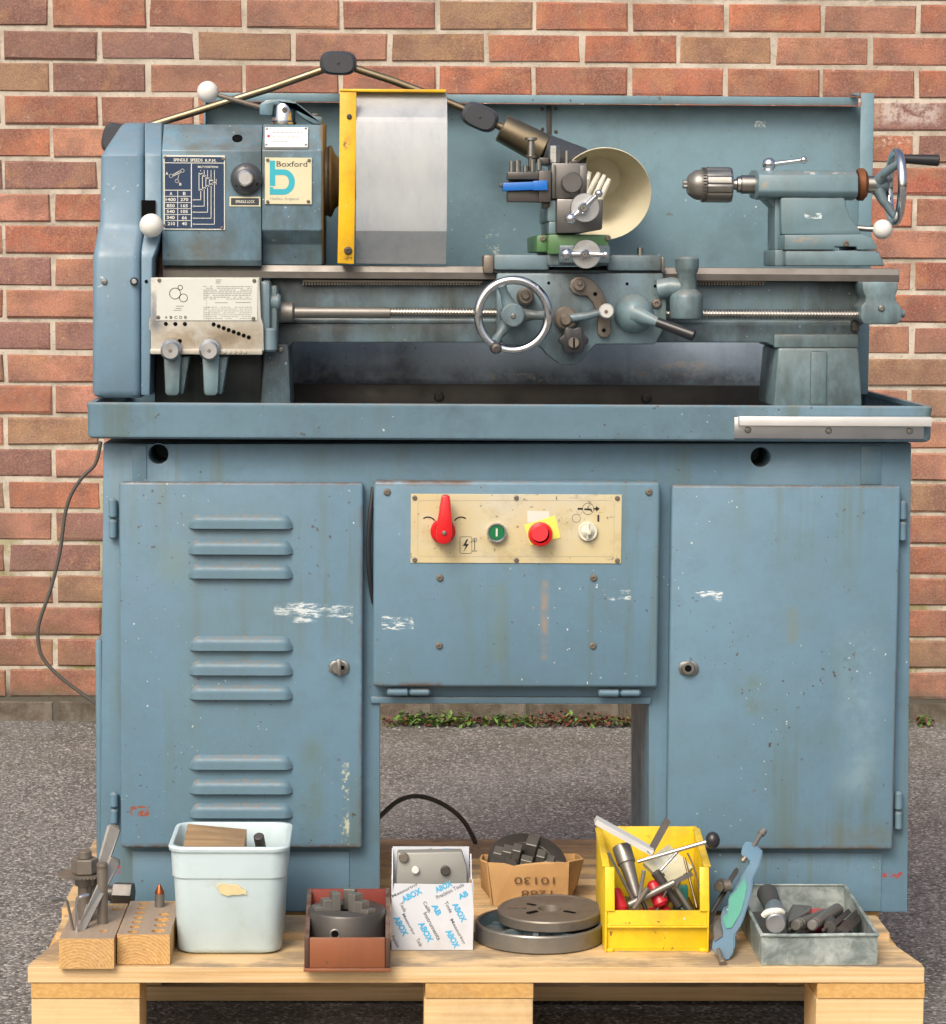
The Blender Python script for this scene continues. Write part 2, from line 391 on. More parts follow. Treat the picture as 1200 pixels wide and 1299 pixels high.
MAT['green'] = paint('green_paint', S('#4e7a4c'), .42, .10, .35, S('#3a3a2c'), .4, .2, streak=.1, oil=.3, seed=11)
MAT['steady'] = paint('steady_paint', S('#5f8096'), .45, .08, .25, S('#4a4a44'), .6, .1, streak=.1, seed=12)
MAT['mint'] = paint('mint_paint', S('#579a87'), .5, .10, .12, S('#3f6a58'), .4, 0, streak=.1, seed=13)
MAT['yellow'] = paint('yellow_guard_paint', S('#e0b014'), .42, .05, .45, S('#6a4326'), 1.0, 0, streak=.15, seed=14, scr=[
    lwin(431, 160, 452, 195, .05)+(S('#6b4a32'), .52, 42, 1), lwin(428, 285, 452, 335, .05)+(S('#5b4030'), .56, 46, 1)])
MAT['silver'] = paint('worn_silver_face', S('#b3b1a8'), .38, .10, .9, S('#857561'), .5, 0, streak=.1, seed=15, scr=[lwin(200, 412, 335, 447, .018)+(S('#8d7c60'), .75, -30, 1), lwin(240, 420, 300, 436, .018)+(S('#6f6252'), .6, -26, 1), lwin(188, 400, 206, 420, .018)+(S('#5f6468'), .9, -24, 1), lwin(190, 352, 200, 405, .018)+(S('#6b7076'), .9, -24, 1)])
MAT['steel'] = metal('machined_steel', S('#a3a19b'), .34, .18, .25, S('#6b5a45'))
MAT['way'] = metal('bed_way_steel', S('#716e6a'), .46, .25, .3, S('#5a5046'), aniso=(2, 90, 200))
MAT['dsteel'] = metal('dark_steel', S('#585552'), .42, .25, .3, S('#4a3b2e'), met=.55)
MAT['tool'] = metal('tool_steel', S('#86847e'), .38, .22, .3, S('#5d4d3d'), met=.65)
MAT['brown'] = metal('oily_brown_steel', S('#7f786e'), .45, .25, .5, S('#553f2d'), met=.5)
MAT['post'] = metal('tool_post_steel', S('#6e6d6b'), .36, .2, .2, S('#4a4038'), met=.75)
MAT['chrome'] = metal('chrome', S('#d4d7da'), .10, .06)
MAT['satin'] = metal('satin_aluminium', S('#c3c5c6'), .34, .07)
MAT['lamptube'] = metal('lamp_arm_metal', S('#8f836c'), .40, .2, .35, S('#5e513d'))
MAT['rusty'] = metal('rusty_ring', S('#7a4c2c'), .6, .3, .6, S('#4f2f1c'), met=.4)
MAT['black'] = plain('black_plastic', S('#26272a'), .32, var=.15)
MAT['lampblack'] = plain('lamp_joint_plastic', S('#3a3d42'), .3, var=.12)
MAT['hole'] = plain('painted_hole_dark', S('#0a0a0b'), .9, var=.1, spec=.1)  # black colour stands in for the shade inside holes, slots and louvres
MAT['rubber'] = plain('cable_rubber', S('#4c4842'), .6, var=.15)
MAT['white'] = plain('white_plastic', S('#d0d0cb'), .28, var=.03)
MAT['cream'] = None
MAT['alu'] = metal('bright_lit_aluminium', S('#cfcfcd'), .4, .05, met=.4)  # paler than the satin; on the rail ledge it paints in top light
MAT['plateste'] = metal('grey_plate', S('#94958f'), .45, .08, met=.3)
t = MT('cream_enamel', S('#d9cfa6'), .35)
t.set('Base Color', t.mix(t.rng(t.noise(22, 6, .65), .5, .75, 0, .5), S('#c9c2a8'), S('#a0947a'))); MAT['cream'] = t.m
t = MT('cream_control_plate', S('#d8c99c'), .42)
c = t.mix(t.rng(t.noise(7, 5, .6), .42, .62), S('#bfb28a'), S('#bcb9a8'))
c = t.mix(t.mul(t.rng(t.noise(16, 7, .7), .52, .72), .5), c, S('#8d7f58'))
t.set('Base Color', t.mix(t.mul(t.rng(t.noise(120, 2), .66, .72), .7), c, S('#5b5038'))); MAT['cplate'] = t.m
MAT['ivory'] = plain('ivory_plate', S('#c9c4a4'), .4, var=.08)
MAT['chart'] = plain('chart_plate', S('#c3c6bf'), .35, var=.06)
MAT['label'] = plain('white_label', S('#c9cacb'), .4, var=.03)
MAT['navy'] = plain('navy_enamel', S('#1d3350'), .35, var=.15)
MAT['ink'] = plain('black_ink', S('#1f1d1c'), .6, var=.1)
MAT['fade'] = plain('faded_ink', S('#8a8c8a'), .6, var=.1)
MAT['pale'] = plain('pale_ink', S('#b7b9bb'), .6, var=.1)
MAT['cyan'] = plain('turquoise_ink', S('#2fa2b2'), .4, var=.05)
MAT['platew'] = plain('plate_white', S('#c9cabf'), .4, var=.06)
MAT['red'] = plain('red_plastic', S('#c4161c'), .28, var=.05)
MAT['redl'] = plain('red_button_face', S('#d4343c'), .35, var=.05)
MAT['greenb'] = plain('green_button', S('#12693e'), .3, var=.08)
MAT['sticky'] = plain('yellow_sticker', S('#e6d860'), .5, var=.05)
MAT['bluetool'] = plain('blue_tool_paint', S('#1664b4'), .35, var=.08)
MAT['bulb'] = plain('bulb_glass', S('#eae8da'), .2, var=.02)
MAT['clear'] = plain('clear_knob', S('#c9c8b8'), .15, var=.05)
MAT['binyellow'] = paint('yellow_bin_plastic', S('#d9b81c'), .42, .06, .6, S('#8a6a22'), .8, .2, streak=.12, seed=16)
MAT['copper'] = metal('copper_tip', S('#a8603c'), .35, .2)
MAT['teal'] = plain('teal_plastic', S('#1f6f6a'), .4)
MAT['redh'] = plain('red_handle', S('#b3212a'), .35, var=.2)

t = MT('lens_sheet', S('#dfe3e6'), .12)                  # hazy, scratched polycarbonate of the guard
haze_ = t.noise(5, 7, .65, vec=t.vec((1, 1, .45)))
scrt = t.rng(t.noise(1, 4, .7, vec=t.vec((3, 3, 110), (0, 0, 0), (0, .35, 0))), .68, .71)
hz = t.rng(haze_, .36, .60)                              # uneven scuffed haze over the whole sheet
t.set('Base Color', t.mix(scrt, t.mix(t.rng(haze_, .4, .6), S('#e4e8ec'), S('#cfd2d2')), S('#f0f0f0')))
t.set('Roughness', t.rng(haze_, .38, .62, .05, .22))
t.set('Transmission Weight', t.mth('SUBTRACT', .76, t.mul(hz, .40))); t.b.inputs['IOR'].default_value = 1.6; t.set('Specular IOR Level', .8); t.set('Coat Weight', .5); MAT['lens'] = t.m

t = MT('plastic_tub', S('#dfe7e6'), .36)
c = t.mix(t.rng(t.noise(6, 4), .4, .7), S('#bccdd1'), S('#a9babd'))
t.set('Base Color', t.mix(t.mul(t.rng(t.noise(20, 7, .7), .56, .75), .45), c, S('#9c9f92')))
t.set('Subsurface Weight', .5); t.b.inputs['Subsurface Radius'].default_value = (.02, .02, .02); t.b.inputs['Subsurface Scale'].default_value = .5; MAT['tub'] = t.m

t = MT('galvanised', S('#8f9a99'), .42, .45)             # dull zinc with soft spangle
v = t.sep(t.vor(70, 'Color', vec=t.vec((1, 1, 1.2))))
c = t.mix(t.rng(t.noise(30, 6, .7, dist=.6), .40, .60), S('#76827f'), S('#a9b3b0'))
c = t.mix(t.rng(v[0], 0, 1, 0, .35), c, S('#87928f'))
t.set('Base Color', t.mix(t.mul(t.rng(t.noise(16, 7, .7), .52, .62), .7), c, S('#c0c8c5'))); t.set('Roughness', t.rng(v[1], 0, 1, .38, .6)); MAT['galv'] = t.m

def wood(name, a, b, dirt, axis=0, dirtc=S('#6b5c4c'), end=False, seed=0, top=0, tr=(.42, .57)):
    t = MT(name, a, .62)
    sc = [(3.5, 130, 210), (130, 3.5, 210), (150, 150, 3.5)][axis]
    info = t.n('ShaderNodeObjectInfo').outputs['Random']
    ad = t.n('ShaderNodeVectorMath', operation='ADD'); t.put(ad.inputs[0], t.coord())
    cmb = t.n('ShaderNodeCombineXYZ'); t.put(cmb.inputs[0], t.mul(info, 7.0)); t.put(cmb.inputs[1], t.mul(info, 3.0)); t.put(cmb.inputs[2], t.mul(info, 5.0))
    t.put(ad.inputs[1], cmb.outputs[0])
    mp = t.n('ShaderNodeMapping'); t.put(mp.inputs[0], ad.outputs[0]); mp.inputs['Scale'].default_value = sc
    g = t.noise(1, 5, .6, vec=mp.outputs[0], dist=.4)
    if end:
        mp2 = t.n('ShaderNodeMapping'); t.put(mp2.inputs[0], t.coord()); mp2.inputs['Location'].default_value = (.012, 0, .012)
        wv = t.n('ShaderNodeTexWave', wave_type='RINGS', rings_direction='Y'); t.put(wv.inputs['Vector'], mp2.outputs[0])
        wv.inputs['Scale'].default_value = 75; wv.inputs['Distortion'].default_value = 5; wv.inputs['Detail'].default_value = 3; wv.inputs['Detail Scale'].default_value = 3
        g = t.mth('ADD', t.mul(wv.outputs['Fac'], .26), t.mul(g, .68))
    c = t.mix(t.rng(g, .3, .7), a, b)
    c = t.mix(t.mul(info, .22), c, k_(b, .9))
    kn = t.rng(t.vor(3.2, 'Distance', vec=t.vec(((1, 3, 3), (3, 1, 3), (3, 3, 1))[axis], (seed, 0, 0))), .03, .10, .55, 0)
    c = t.mix(kn, c, S('#8b5a2c'))
    d_ = t.mul(t.rng(t.noise(7, 8, .72, vec=ad.outputs[0]), .48, .62), dirt)
    if top: d_ = t.mth('MAXIMUM', t.mul(d_, .35), t.mul(t.rng(t.up(), .3, .9), t.rng(t.noise(1, 7, .72, vec=t.vec((5, 11, 11))), tr[0], tr[1]), top))
    c = t.mix(d_, c, dirtc)
    t.set('Base Color', c); t.bump(t.mth('ADD', g, t.mul(t.noise(220, 2), .3)), .25, .0015)
    return t.m
MAT['deck'] = wood('pallet_deck_pine', S('#dcc299'), S('#c09c66'), .35, 0, top=.8, dirtc=S('#7d705f'))
MAT['block'] = wood('pallet_block_pine', S('#dcc295'), S('#cba976'), .25, 0)
MAT['stringer'] = wood('pallet_stringer_pine', S('#cfa868'), S('#b58a4c'), .25, 1)
MAT['stud'] = wood('stud_end_grain', S('#cfa86e'), S('#a97f46'), .35, 1, end=True, top=.85, dirtc=S('#8a8076'), tr=(.30, .48))
MAT['oldwood'] = wood('old_wood', S('#a58a66'), S('#83694a'), .5, 0)
MAT['boxwood'] = paint('red_brown_box', S('#7d4a2e'), .5, .22, .5, S('#4c3a2c'), .5, .4, streak=.3, seed=18,
                       scr=[])
MAT['boxdark'] = paint('box_side_brown', S('#54382e'), .5, .2, .5, S('#33261f'), .6, .4, streak=.3, seed=21)
MAT['boxred'] = paint('box_inside_red', S('#7a2e22'), .55, .1, .4, S('#3c2a22'), .4, 0, seed=19)
MAT['card'] = None
t = MT('cardboard', S('#b58d5d'), .75)
c = t.mix(t.rng(t.noise(9, 5), .35, .7), S('#bd9765'), S('#a47c4c'))
t.set('Base Color', t.mix(t.mul(t.rng(t.noise(14, 7, .7), .55, .75), .5), c, S('#77583a'))); t.bump(t.noise(1, 3, vec=t.vec((300, 300, 8))), .12, .001); MAT['card'] = t.m
MAT['residue'] = plain('glue_residue', S('#c5b88c'), .7, var=.25, scale=60)
t = MT('printed_card', S('#c3c8cf'), .5)
t.set('Base Color', t.mix(t.mul(t.rng(t.noise(11, 6, .65), .5, .72), .4), S('#c3c8cf'), S('#a59f94'))); t.bump(t.noise(12, 3), .15, .004); MAT['print'] = t.m
MAT['printblue'] = plain('print_blue', S('#4aa6cf'), .5, var=.15)
MAT['printgrey'] = plain('print_grey', S('#6d7076'), .5, var=.15)
MAT['stencil'] = plain('stencil_ink', S('#5b4028'), .7, var=.2)
t = MT('clear_strap', S('#e8e4da'), .35); t.set('Alpha', .38); MAT['strap'] = t.m

# ------------------------------------------------------------------ ground
t = MT('asphalt', S('#4a4744'), .9)
v1 = t.vor(210, 'Color'); v1s = t.sep(v1); d1 = t.vor(210, 'Distance')
c = t.mix(t.rng(t.noise(2.2, 6, .6), .42, .60), S('#6e6d6b'), S('#565553'))
c = t.mix(t.rng(v1s[0], .35, 1, 0, .75), c, S('#8c8b89'))
c = t.mix(t.mul(t.rng(v1s[1], .80, .86), .8), c, S('#b3b1ad'))
c = t.mix(t.mul(t.rng(v1s[2], .78, .86), .7), c, S('#3a3735'))
c = t.mix(t.mul(t.rng(t.noise(6, 7, .7), .55, .72), .45), c, S('#3a3531'))
q = t.sep(t.coord())
c = t.mix(t.mul(t.rng(q[1], YW-.75, YW-.05), t.rng(t.noise(4, 6, .7), .38, .66), .75), c, S('#4d4a38'))
t.set('Base Color', c)
t.bump(t.mth('ADD', t.mul(t.rng(d1, 0, .6, 1, 0), .8), t.mul(t.noise(60, 5, .7), 1.0)), .6, .005)
MAT['asphalt'] = t.m
b = MB(); n = 24
xs = [-400, -40, -8]+[-4+8*i/n for i in range(n+1)]+[8, 40, 400]
ys = [-400, -40, -4]+[0+8*i/n for i in range(n+1)]+[20, 60, 400]
for yv in ys:
    for xv in xs:
        z = 0 if abs(xv) > 6 or not (0 < yv < 9) else .004*math.sin(xv*3.1)*math.cos(yv*2.3)-.004
        b.v.append((xv, yv, z))
nx = len(xs)
for j in range(len(ys)-1):
    for i in range(nx-1): b.f.append([j*nx+i, j*nx+i+1, (j+1)*nx+i+1, (j+1)*nx+i]); b.m.append(0)
g = b.build('ground', MAT['asphalt']); g['kind'] = 'structure'

def pebbles(name, count, region, sizes, mat, label):
    b = MB(); r = random.Random(5)
    for _ in range(count):
        x, y, z = region(r); s_ = r.uniform(*sizes)
        M = Matrix.Translation((x, y, z)) @ Matrix.Rotation(r.uniform(0, 6.3), 4, 'Z') @ Matrix.Diagonal((s_*r.uniform(.7, 1.5), s_*r.uniform(.7, 1.2), s_*r.uniform(.4, .8), 1))
        b.add([(1, 0, .1), (.2, .9, 0), (-.9, .5, .05), (-.8, -.6, 0), (.3, -1, .1), (.1, .1, 1), (-.3, -.1, .9)],
              [[0, 1, 5], [1, 2, 6, 5], [2, 3, 6], [3, 4, 6], [4, 0, 5, 6]], 0, M)
    o = b.build(name, mat, smooth=False); return tag(o, label, 'gravel', kind='stuff')
t = MT('loose_stone', S('#7d7973'), .85)
t.set('Base Color', t.mix(t.rng(t.noise(70, 2), .3, .7), S('#4a4948'), S('#8e8c88'))); MAT['stone'] = t.m
def reg(r):
    y = r.uniform(4.05, YW-.03); x = r.uniform(-1.3, 1.65)
    return x, y, -.004+.004*math.sin(x*3.1)*math.cos(y*2.3)
pebbles('loose_gravel', 11000, reg, (.0018, .0058), MAT['stone'], 'small loose stones scattered over the asphalt between pallet and wall')

# ------------------------------------------------------------------ brick wall
t = MT('brick_face', S('#a5573c'), .86)
info = t.n('ShaderNodeObjectInfo'); col = info.outputs['Color']; rn = info.outputs['Random']
ad = t.n('ShaderNodeVectorMath', operation='ADD'); t.put(ad.inputs[0], t.coord())
cmb = t.n('ShaderNodeCombineXYZ'); t.put(cmb.inputs[0], t.mul(rn, 13.0)); t.put(cmb.inputs[2], t.mul(rn, 29.0)); t.put(ad.inputs[1], cmb.outputs[0])
V = ad.outputs[0]
c = t.mix(t.rng(t.noise(10, 4, .6, vec=V), .42, .60), col, t.mix(.6, col, S('#5a3c36')))
c = t.mix(t.rng(t.noise(14, 4, .6, vec=V, dist=.5), .52, .66, 0, .55), c, S('#a37c58'))
c = t.mix(t.rng(t.noise(12, 3, .6, vec=t.vec(off=(3, 1, 8))), .5, .66, 0, .5), c, S('#7a625c'))
c = t.mix(t.rng(t.noise(210, 4, .7, vec=V), .46, .60, 0, .30), c, S('#c79a80'))
c = t.mix(t.rng(t.noise(260, 3, .7, vec=V), .50, .62, 0, .40), c, S('#6a4338'))
c = t.mix(t.rng(t.noise(42, 6, .75, vec=V), .60, .68, 0, .65), c, S('#bfa08a'))
gpos = t.n('ShaderNodeNewGeometry').outputs['Position']; gz = t.sep(gpos)[2]
c = t.mix(t.rng(t.noise(2.3, 7, .66, vec=gpos), .46, .62, 0, .42), c, S('#6c574d'))
c = t.mix(t.rng(t.noise(55, 5, .75, vec=gpos), .56, .64, 0, .5), c, S('#8d6c5b'))
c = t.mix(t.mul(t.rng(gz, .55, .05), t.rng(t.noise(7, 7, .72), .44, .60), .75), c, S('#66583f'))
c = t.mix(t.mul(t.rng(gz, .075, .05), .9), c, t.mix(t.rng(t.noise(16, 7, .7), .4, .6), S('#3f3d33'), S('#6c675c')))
gp_ = t.n('ShaderNodeNewGeometry').outputs['Position']; gq = t.sep(gp_); wA, wB, wC = P(1112, 140, YW), P(1192, 122, YW), P(1100, 158, YW)
ef = t.mul(t.rng(gq[0], wA.x-.02, wA.x+.02), t.rng(gq[0], wB.x+.02, wB.x-.02), t.rng(gq[2], wC.z-.006, wC.z+.012), t.rng(gq[2], wB.z+.004, wB.z-.014))
w2, w3 = P(1112, 172, YW), P(1152, 186, YW)
ef2 = t.mul(t.rng(gq[0], w2.x-.02, w2.x+.02), t.rng(gq[0], w3.x+.02, w3.x-.02), t.rng(gq[2], w3.z-.008, w3.z+.012), t.rng(gq[2], w2.z+.012, w2.z-.008))
c = t.mix(t.mul(ef, t.rng(t.noise(38, 7, .7), .42, .56), .75), c, S('#bdb1aa')); c = t.mix(t.mul(ef2, t.rng(t.noise(90, 5, .7), .5, .6), .7), c, S('#c9bcae'))
t.set('Base Color', c)
t.bump(t.mth('ADD', t.mul(t.noise(45, 6, .72, vec=V), 1.0), t.mul(t.noise(300, 3, vec=V), .5)), .7, .004); MAT['brick'] = t.m
t = MT('mortar', S('#a89d8b'), .92)
c = t.mix(t.rng(t.noise(12, 6, .65), .35, .7), S('#c2baac'), S('#a69d8e'))
c = t.mix(t.rng(t.noise(160, 2), .6, .7, 0, .5), c, S('#76695a'))
c = t.mix(t.rng(t.noise(3, 8, .7), .47, .60, 0, .55), c, S('#857a6a'))
gz = t.sep(t.n('ShaderNodeNewGeometry').outputs['Position'])[2]
c = t.mix(t.mul(t.rng(gz, .8, .2), t.rng(t.noise(5, 7, .72), .49, .58), .85), c, S('#7d7a3c'))
c = t.mix(t.mul(t.rng(gz, .13, .06), .9), c, S('#3f3c33'))
t.set('Base Color', c); t.bump(t.noise(120, 5, .7), .6, .003); MAT['mortar'] = t.m
# one course above every z = ZJ + .075 k ; perpends of even courses through the photo's joint at x = 64
ZJ = P(30, 324, YW).z; BX = P(64, 17, YW).x; ktop = round((P(64, 17, YW).z-.0375-ZJ)/.075)
wall = thing('brick_wall', 'long red-brown brick wall with pale mortar behind the lathe', 'wall', (BX, YW, 0))
OR, BR, PK, PU, OL, RD = S('#ac6a50'), S('#9a6552'), S('#b07c66'), S('#83605a'), S('#9b7d5f'), S('#a15945')
PAL = {'o': OR, 'b': BR, 'k': PK, 'u': PU, 'l': OL, 'r': RD}
ROWMAP = {0: 'uookbloookor', 1: 'uulkloolkbu', 2: 'lukooobobbok', 3: 'okoookkoouu', 4: 'okkoookkoouk', 5: 'ukokkokooro', 6: 'kokkookkoobk',
          7: 'okokoookoko', 8: 'ukokkoookkro', 9: 'kkookkookrk', 10: 'uukokoookkkk', 11: 'kboookkoolk', 12: 'okkoookooklk', 13: 'lkokookkokr', 14: 'ukokkooookkk'}
def brick_mesh(i, short=False):
    r = random.Random(100+i); L, H_, D = .215, .065, .06; bm = bmesh.new()
    bmesh.ops.create_cube(bm, size=1)
    for v in bm.verts: v.co = (v.co.x*L, (v.co.y+.5)*D, v.co.z*H_)
    ed = [e for e in bm.edges if all(v.co.y < .001 for v in e.verts)]
    bmesh.ops.bevel(bm, geom=ed, offset=.0035, segments=1, affect='EDGES')
    for v in bm.verts:
        v.co.x += r.uniform(-.0014, .0014); v.co.z += r.uniform(-.0013, .0013)
        if v.co.y < .02: v.co.y += r.uniform(-.0012, .0012)
    fr = [v for v in bm.verts if v.co.y < .02]
    for v in r.sample(fr, r.choice((0, 1, 1, 2, 3))): v.co.x *= r.uniform(.97, .99); v.co.z *= r.uniform(.88, .96); v.co.y += r.uniform(0, .002)
    me = bpy.data.meshes.new('brick'); bm.to_mesh(me); bm.free()
    me.materials.append(MAT['brick'])
    for p in me.polygons: p.use_smooth = False
    return me
BM_ = [brick_mesh(i) for i in range(16)]
rest = MB(); nb = 0
kmin = math.floor((0-ZJ)/.075)
for k in range(kmin, 26):
    zc = ZJ+.075*k+.0375
    for j in range(-28, 34):
        xc = BX+.225*j+(.1125 if (k-ktop) % 2 == 0 else 0)
        pv = Vector((xc, YW, zc-EYE)); dep = pv.dot(FW)
        px = 600+SHX+F_PX*pv.dot(XC)/dep; py = 649.5-F_PX*pv.dot(YCAM)/dep
        mesh = BM_[rnd.randrange(16)]; jit = (rnd.uniform(-.0015, .0015), rnd.uniform(-.0022, .0022), rnd.uniform(-.001, .001))
        row = ktop-k; cc = None
        if row in ROWMAP:
            ci = int(round((px-(64 if row % 2 == 0 else 7)+61)/122.3)) if True else 0
            sm = ROWMAP[row]; ci = ci if row % 2 == 0 else ci-1
            if 0 <= ci < len(sm): cc = PAL[sm[ci]]
        if cc is None: cc = PAL[rnd.choice('ookkkbbuol' if zc > .5 else 'bbbukol')]
        f = rnd.uniform(.86, 1.12); cc = (cc[0]*f, cc[1]*f*rnd.uniform(.96, 1.04), cc[2]*f*rnd.uniform(.94, 1.06), 1)
        if -75 < px < 1275 and -25 < py < 940:
            o = bpy.data.objects.new('brick', mesh); COL.objects.link(o); o.parent = wall
            o.location = Vector((xc, YW, zc))+Vector(jit)-ROOT[wall.name]; o.color = cc
            o.rotation_euler = (0, rnd.uniform(-.004, .004), 0); nb += 1
        elif zc < 2.95:
            rest.add([Vector(v.co)+Vector((xc, YW, zc)) for v in mesh.vertices], [list(p.vertices) for p in mesh.polygons])
print('bricks in view', nb)
o = rest.build('outer_bricks', MAT['brick'], wall, smooth=False); o['kind'] = 'stuff'; o.color = BR
mb = MB().box(BX-6.4, BX+7.6, YW+.0045, YW+.25, -.2, 3.0); mb.build('mortar_bed', MAT['mortar'], wall)

# weeds and dead leaves along the foot of the wall
def leafy(name, spots, mats, label, seed, size):
    b = MB(); r = random.Random(seed)
    for px0, px1, n_, hmax in spots:
        for _ in range(n_):
            px = r.uniform(px0, px1); x = P(px, 914, YW).x; y = YW-r.uniform(.005, .075); z = r.uniform(0, hmax)*r.random()
            s_ = r.uniform(*size)
            M = Matrix.Translation((x, y, z+.002)) @ Matrix.Rotation(r.uniform(0, 6.3), 4, 'Z') @ Matrix.Rotation(r.uniform(-.9, .9), 4, 'X') @ Matrix.Scale(s_, 4)
            b.add([(0, 0, 0), (.45, .5, .15), (.3, 1.1, .1), (0, 1.5, -.1), (-.3, 1.1, .1), (-.45, .5, .15)], [[0, 1, 2, 3], [0, 3, 4, 5]], r.randrange(len(mats)), M)
    o = b.build(name, mats, smooth=False); return tag(o, label, 'weeds', kind='stuff')
GL = [plain('weed_leaf', S('#5d7d33'), .55, var=.3), plain('weed_leaf_dark', S('#3f5c26'), .55, var=.3)]
DL = [plain('dead_leaf_red', S('#6d3a2a'), .7, var=.3), plain('dead_leaf_brown', S('#57432f'), .7, var=.3)]
leafy('wall_foot_weeds', [(505, 600, 260, .028), (610, 680, 110, .022), (700, 800, 60, .02), (482, 800, 120, .015), (1160, 1172, 14, .03), (850, 1150, 60, .015)],
      GL, 'small green weeds growing along the foot of the brick wall', 3, (.006, .013))
leafy('dead_leaves', [(590, 690, 130, .016), (690, 800, 260, .024), (482, 590, 90, .012), (1158, 1180, 25, .012), (130, 480, 60, .012)],
      DL, 'dead red-brown leaves and moss lying against the wall foot', 4, (.006, .012))

# ------------------------------------------------------------------ pallet
X0 = -.47014; X1 = X0+1.2
pal = thing('wooden_pallet', 'new pale pine pallet carrying the lathe and its tools', 'pallet', ((X0+X1)/2, YP+.4, 0))
yy = 0
for i, wd in enumerate((.145, .10, .145, .10, .145)):
    e0, e1 = rnd.uniform(-.003, .004), rnd.uniform(-.004, .003)
    ch = .02 if i in (0, 4) else 0
    a, c_ = X0+e0+(0, .012, .004, .01, .0)[i], X1+e1-(0, .012, .004, .01, .0)[i]; ya, yb = YP+yy, YP+yy+wd
    poly = [(a, ya), (c_, ya), (c_, yb), (a, yb)]
    if i == 0: poly = [(a, ya), (c_, ya), (c_, ya+.02), (c_-.022, yb), (a+.022, yb), (a, ya+.02)]
    MB().prism(poly, ZP-.022+rnd.uniform(-.0006, .0006), ZP+rnd.uniform(-.0012, 0), 'xy', .0007, seg=1).build('deck_board', MAT['deck'], pal)
    bo = COL.objects[-1] if False else bpy.data.objects[[o_.name for o_ in pal.children if o_.name.startswith('deck_board')][-1]]
    for xs_ in (X0+.05, X0+.11, X0+.575, X0+.63, X1-.11, X1-.05):
        nx_, ny_ = xs_+rnd.uniform(-.008, .008), YP+yy+wd*rnd.uniform(.25, .75)
        MB().lathe((nx_, ny_, ZP-.0012), (0, 0, 1), [(0, .0042), (.0008, .0040), (.0011, 0)], 10).build('nail_head', MAT['brown'], bo)
    yy += wd+.04125
for i, xa in enumerate((X0+.001, X0+.5275, X1-.146)):
    MB().box(xa, xa+.145, YP+.002, YP+.798, .1005, .1215, .0008, 1).build('stringer_board', MAT['stringer'], pal)
    for yb, dp in ((YP+.004, .10), (YP+.35, .10), (YP+.696, .10)):
        MB().box(xa-.0005+rnd.uniform(-.002, .002), xa+.1445, yb, yb+dp, .0225, .1, .0010, 1).build('block', MAT['block'], pal)
for yb in (YP+.002, YP+.345, YP+.695):
    MB().box(X0, X1, yb, yb+.105, .0, .022, .0016).build('base_board', MAT['deck'], pal)

# ------------------------------------------------------------------ the lathe on its stand
L = thing('metal_lathe', 'blue-grey workshop lathe on a steel cabinet stand standing on the pallet', 'lathe', LROOT)
def part(b, name, mat, parent=None, label=None, **kw):
    o = b.build(name, MAT[mat] if isinstance(mat, str) else [MAT[q] for q in mat], parent or L, **kw)
    if label: o['label'] = label
    return o
def screw(b, px, py, r, d, mi=0, slot=True):             # domed screw head facing the camera, with a socket
    k = K(d); a = Q(px, py, d)
    b.lathe(a, (0, -1, 0), [(-.001, r*k), (.3*r*k, r*k), (.6*r*k, r*k*.75), (.65*r*k, r*k*.45), (.25*r*k, r*k*.4), (.25*r*k, 0)], 14, mi)
def screws(pts, r, d, parent, mat='brown', name='screw'):
    for x, y in pts:
        b = MB(); screw(b, x, y, r, d); part(b, name, mat, parent)

# --- cabinet
b = MB()
outer = [(131, 562), (1156, 562), (1151, 1157), (823, 1157), (823, 888), (482, 888), (482, 1157), (127, 1157)]
b.pprism(outer, 0, .12, .004, [circ(201, 576, 12.5), circ(965, 580, 12.5)])
b.pprism([(134, 563), (1153, 563), (1148, 1157), (825, 1157), (825, 886), (480, 886), (480, 1157), (130, 1157)], .121, .43)
cab = part(b, 'cabinet', 'cab')
b = MB().pbox(168, 1080, 443, 1156, -.0022, .004, .001); part(b, 'kick_panel', 'cab', cab)
b = MB().pbox(850, 1082, 1118, 1156, -.0022, .004, .001); part(b, 'kick_panel', 'cab', cab)
for q in ((167.5, 565, 186, 611), (1092, 565, 1118, 615)): part(MB().pbox(*q, -.0018, .004, .001), 'corner_plate', 'cab', cab)
b = MB().pbox(121.5, 812, 130.5, 1135, .04, .30, .004); part(b, 'side_box', 'cab')
b = MB()
for q in ((470, 884, 826, 893),): b.pbox(*q, -.006, .002, .002)
part(b, 'knee_rail', 'cab', cab)
b = MB().tube([Q(474, 618, -.006), Q(470, 650, -.012), Q(467.5, 690, -.014), Q(469, 730, -.012), Q(474, 765, -.004)], .0035, 8, 6); part(b, 'rubber_seal', 'black')

# --- doors
def louvre_mesh(x0, y0, x1, y1, d):
    a, c_, z0, z1 = rect(x0, y0, x1, y1, d); b = MB(); n, mrow = 22, 7; w_, h = c_-a, z1-z0; vs_ = []
    for j in range(mrow+1):
        v = j/mrow
        for i in range(n+1):
            u = i/n; e = min(u, 1-u)*w_
            endf = 1 if e > .016 else math.sqrt(max(0, 1-((.016-e)/.016)**2))
            prof = 1-(1-min(1, v/.42))**2.2
            out = .0098*endf*prof
            zz = z1-h*v*1.0-(1-endf)*(1-v)*h*.75
            vs_.append((a+w_*u, YC+d-out-.0002, zz))
    fs = [[j*(n+1)+i, j*(n+1)+i+1, (j+1)*(n+1)+i+1, (j+1)*(n+1)+i] for j in range(mrow) for i in range(n)]
    b.add(vs_, fs, 0)
    lo = [(x_, y_, z_) for x_, y_, z_ in vs_[-(n+1):]]
    b.add(lo+[(x_, YC+d-.0002, z_+.0006) for x_, y_, z_ in lo], [[i, i+1, n+2+i, n+1+i] for i in range(n)], 1)   # black face paints the shade inside the mouth
    return b
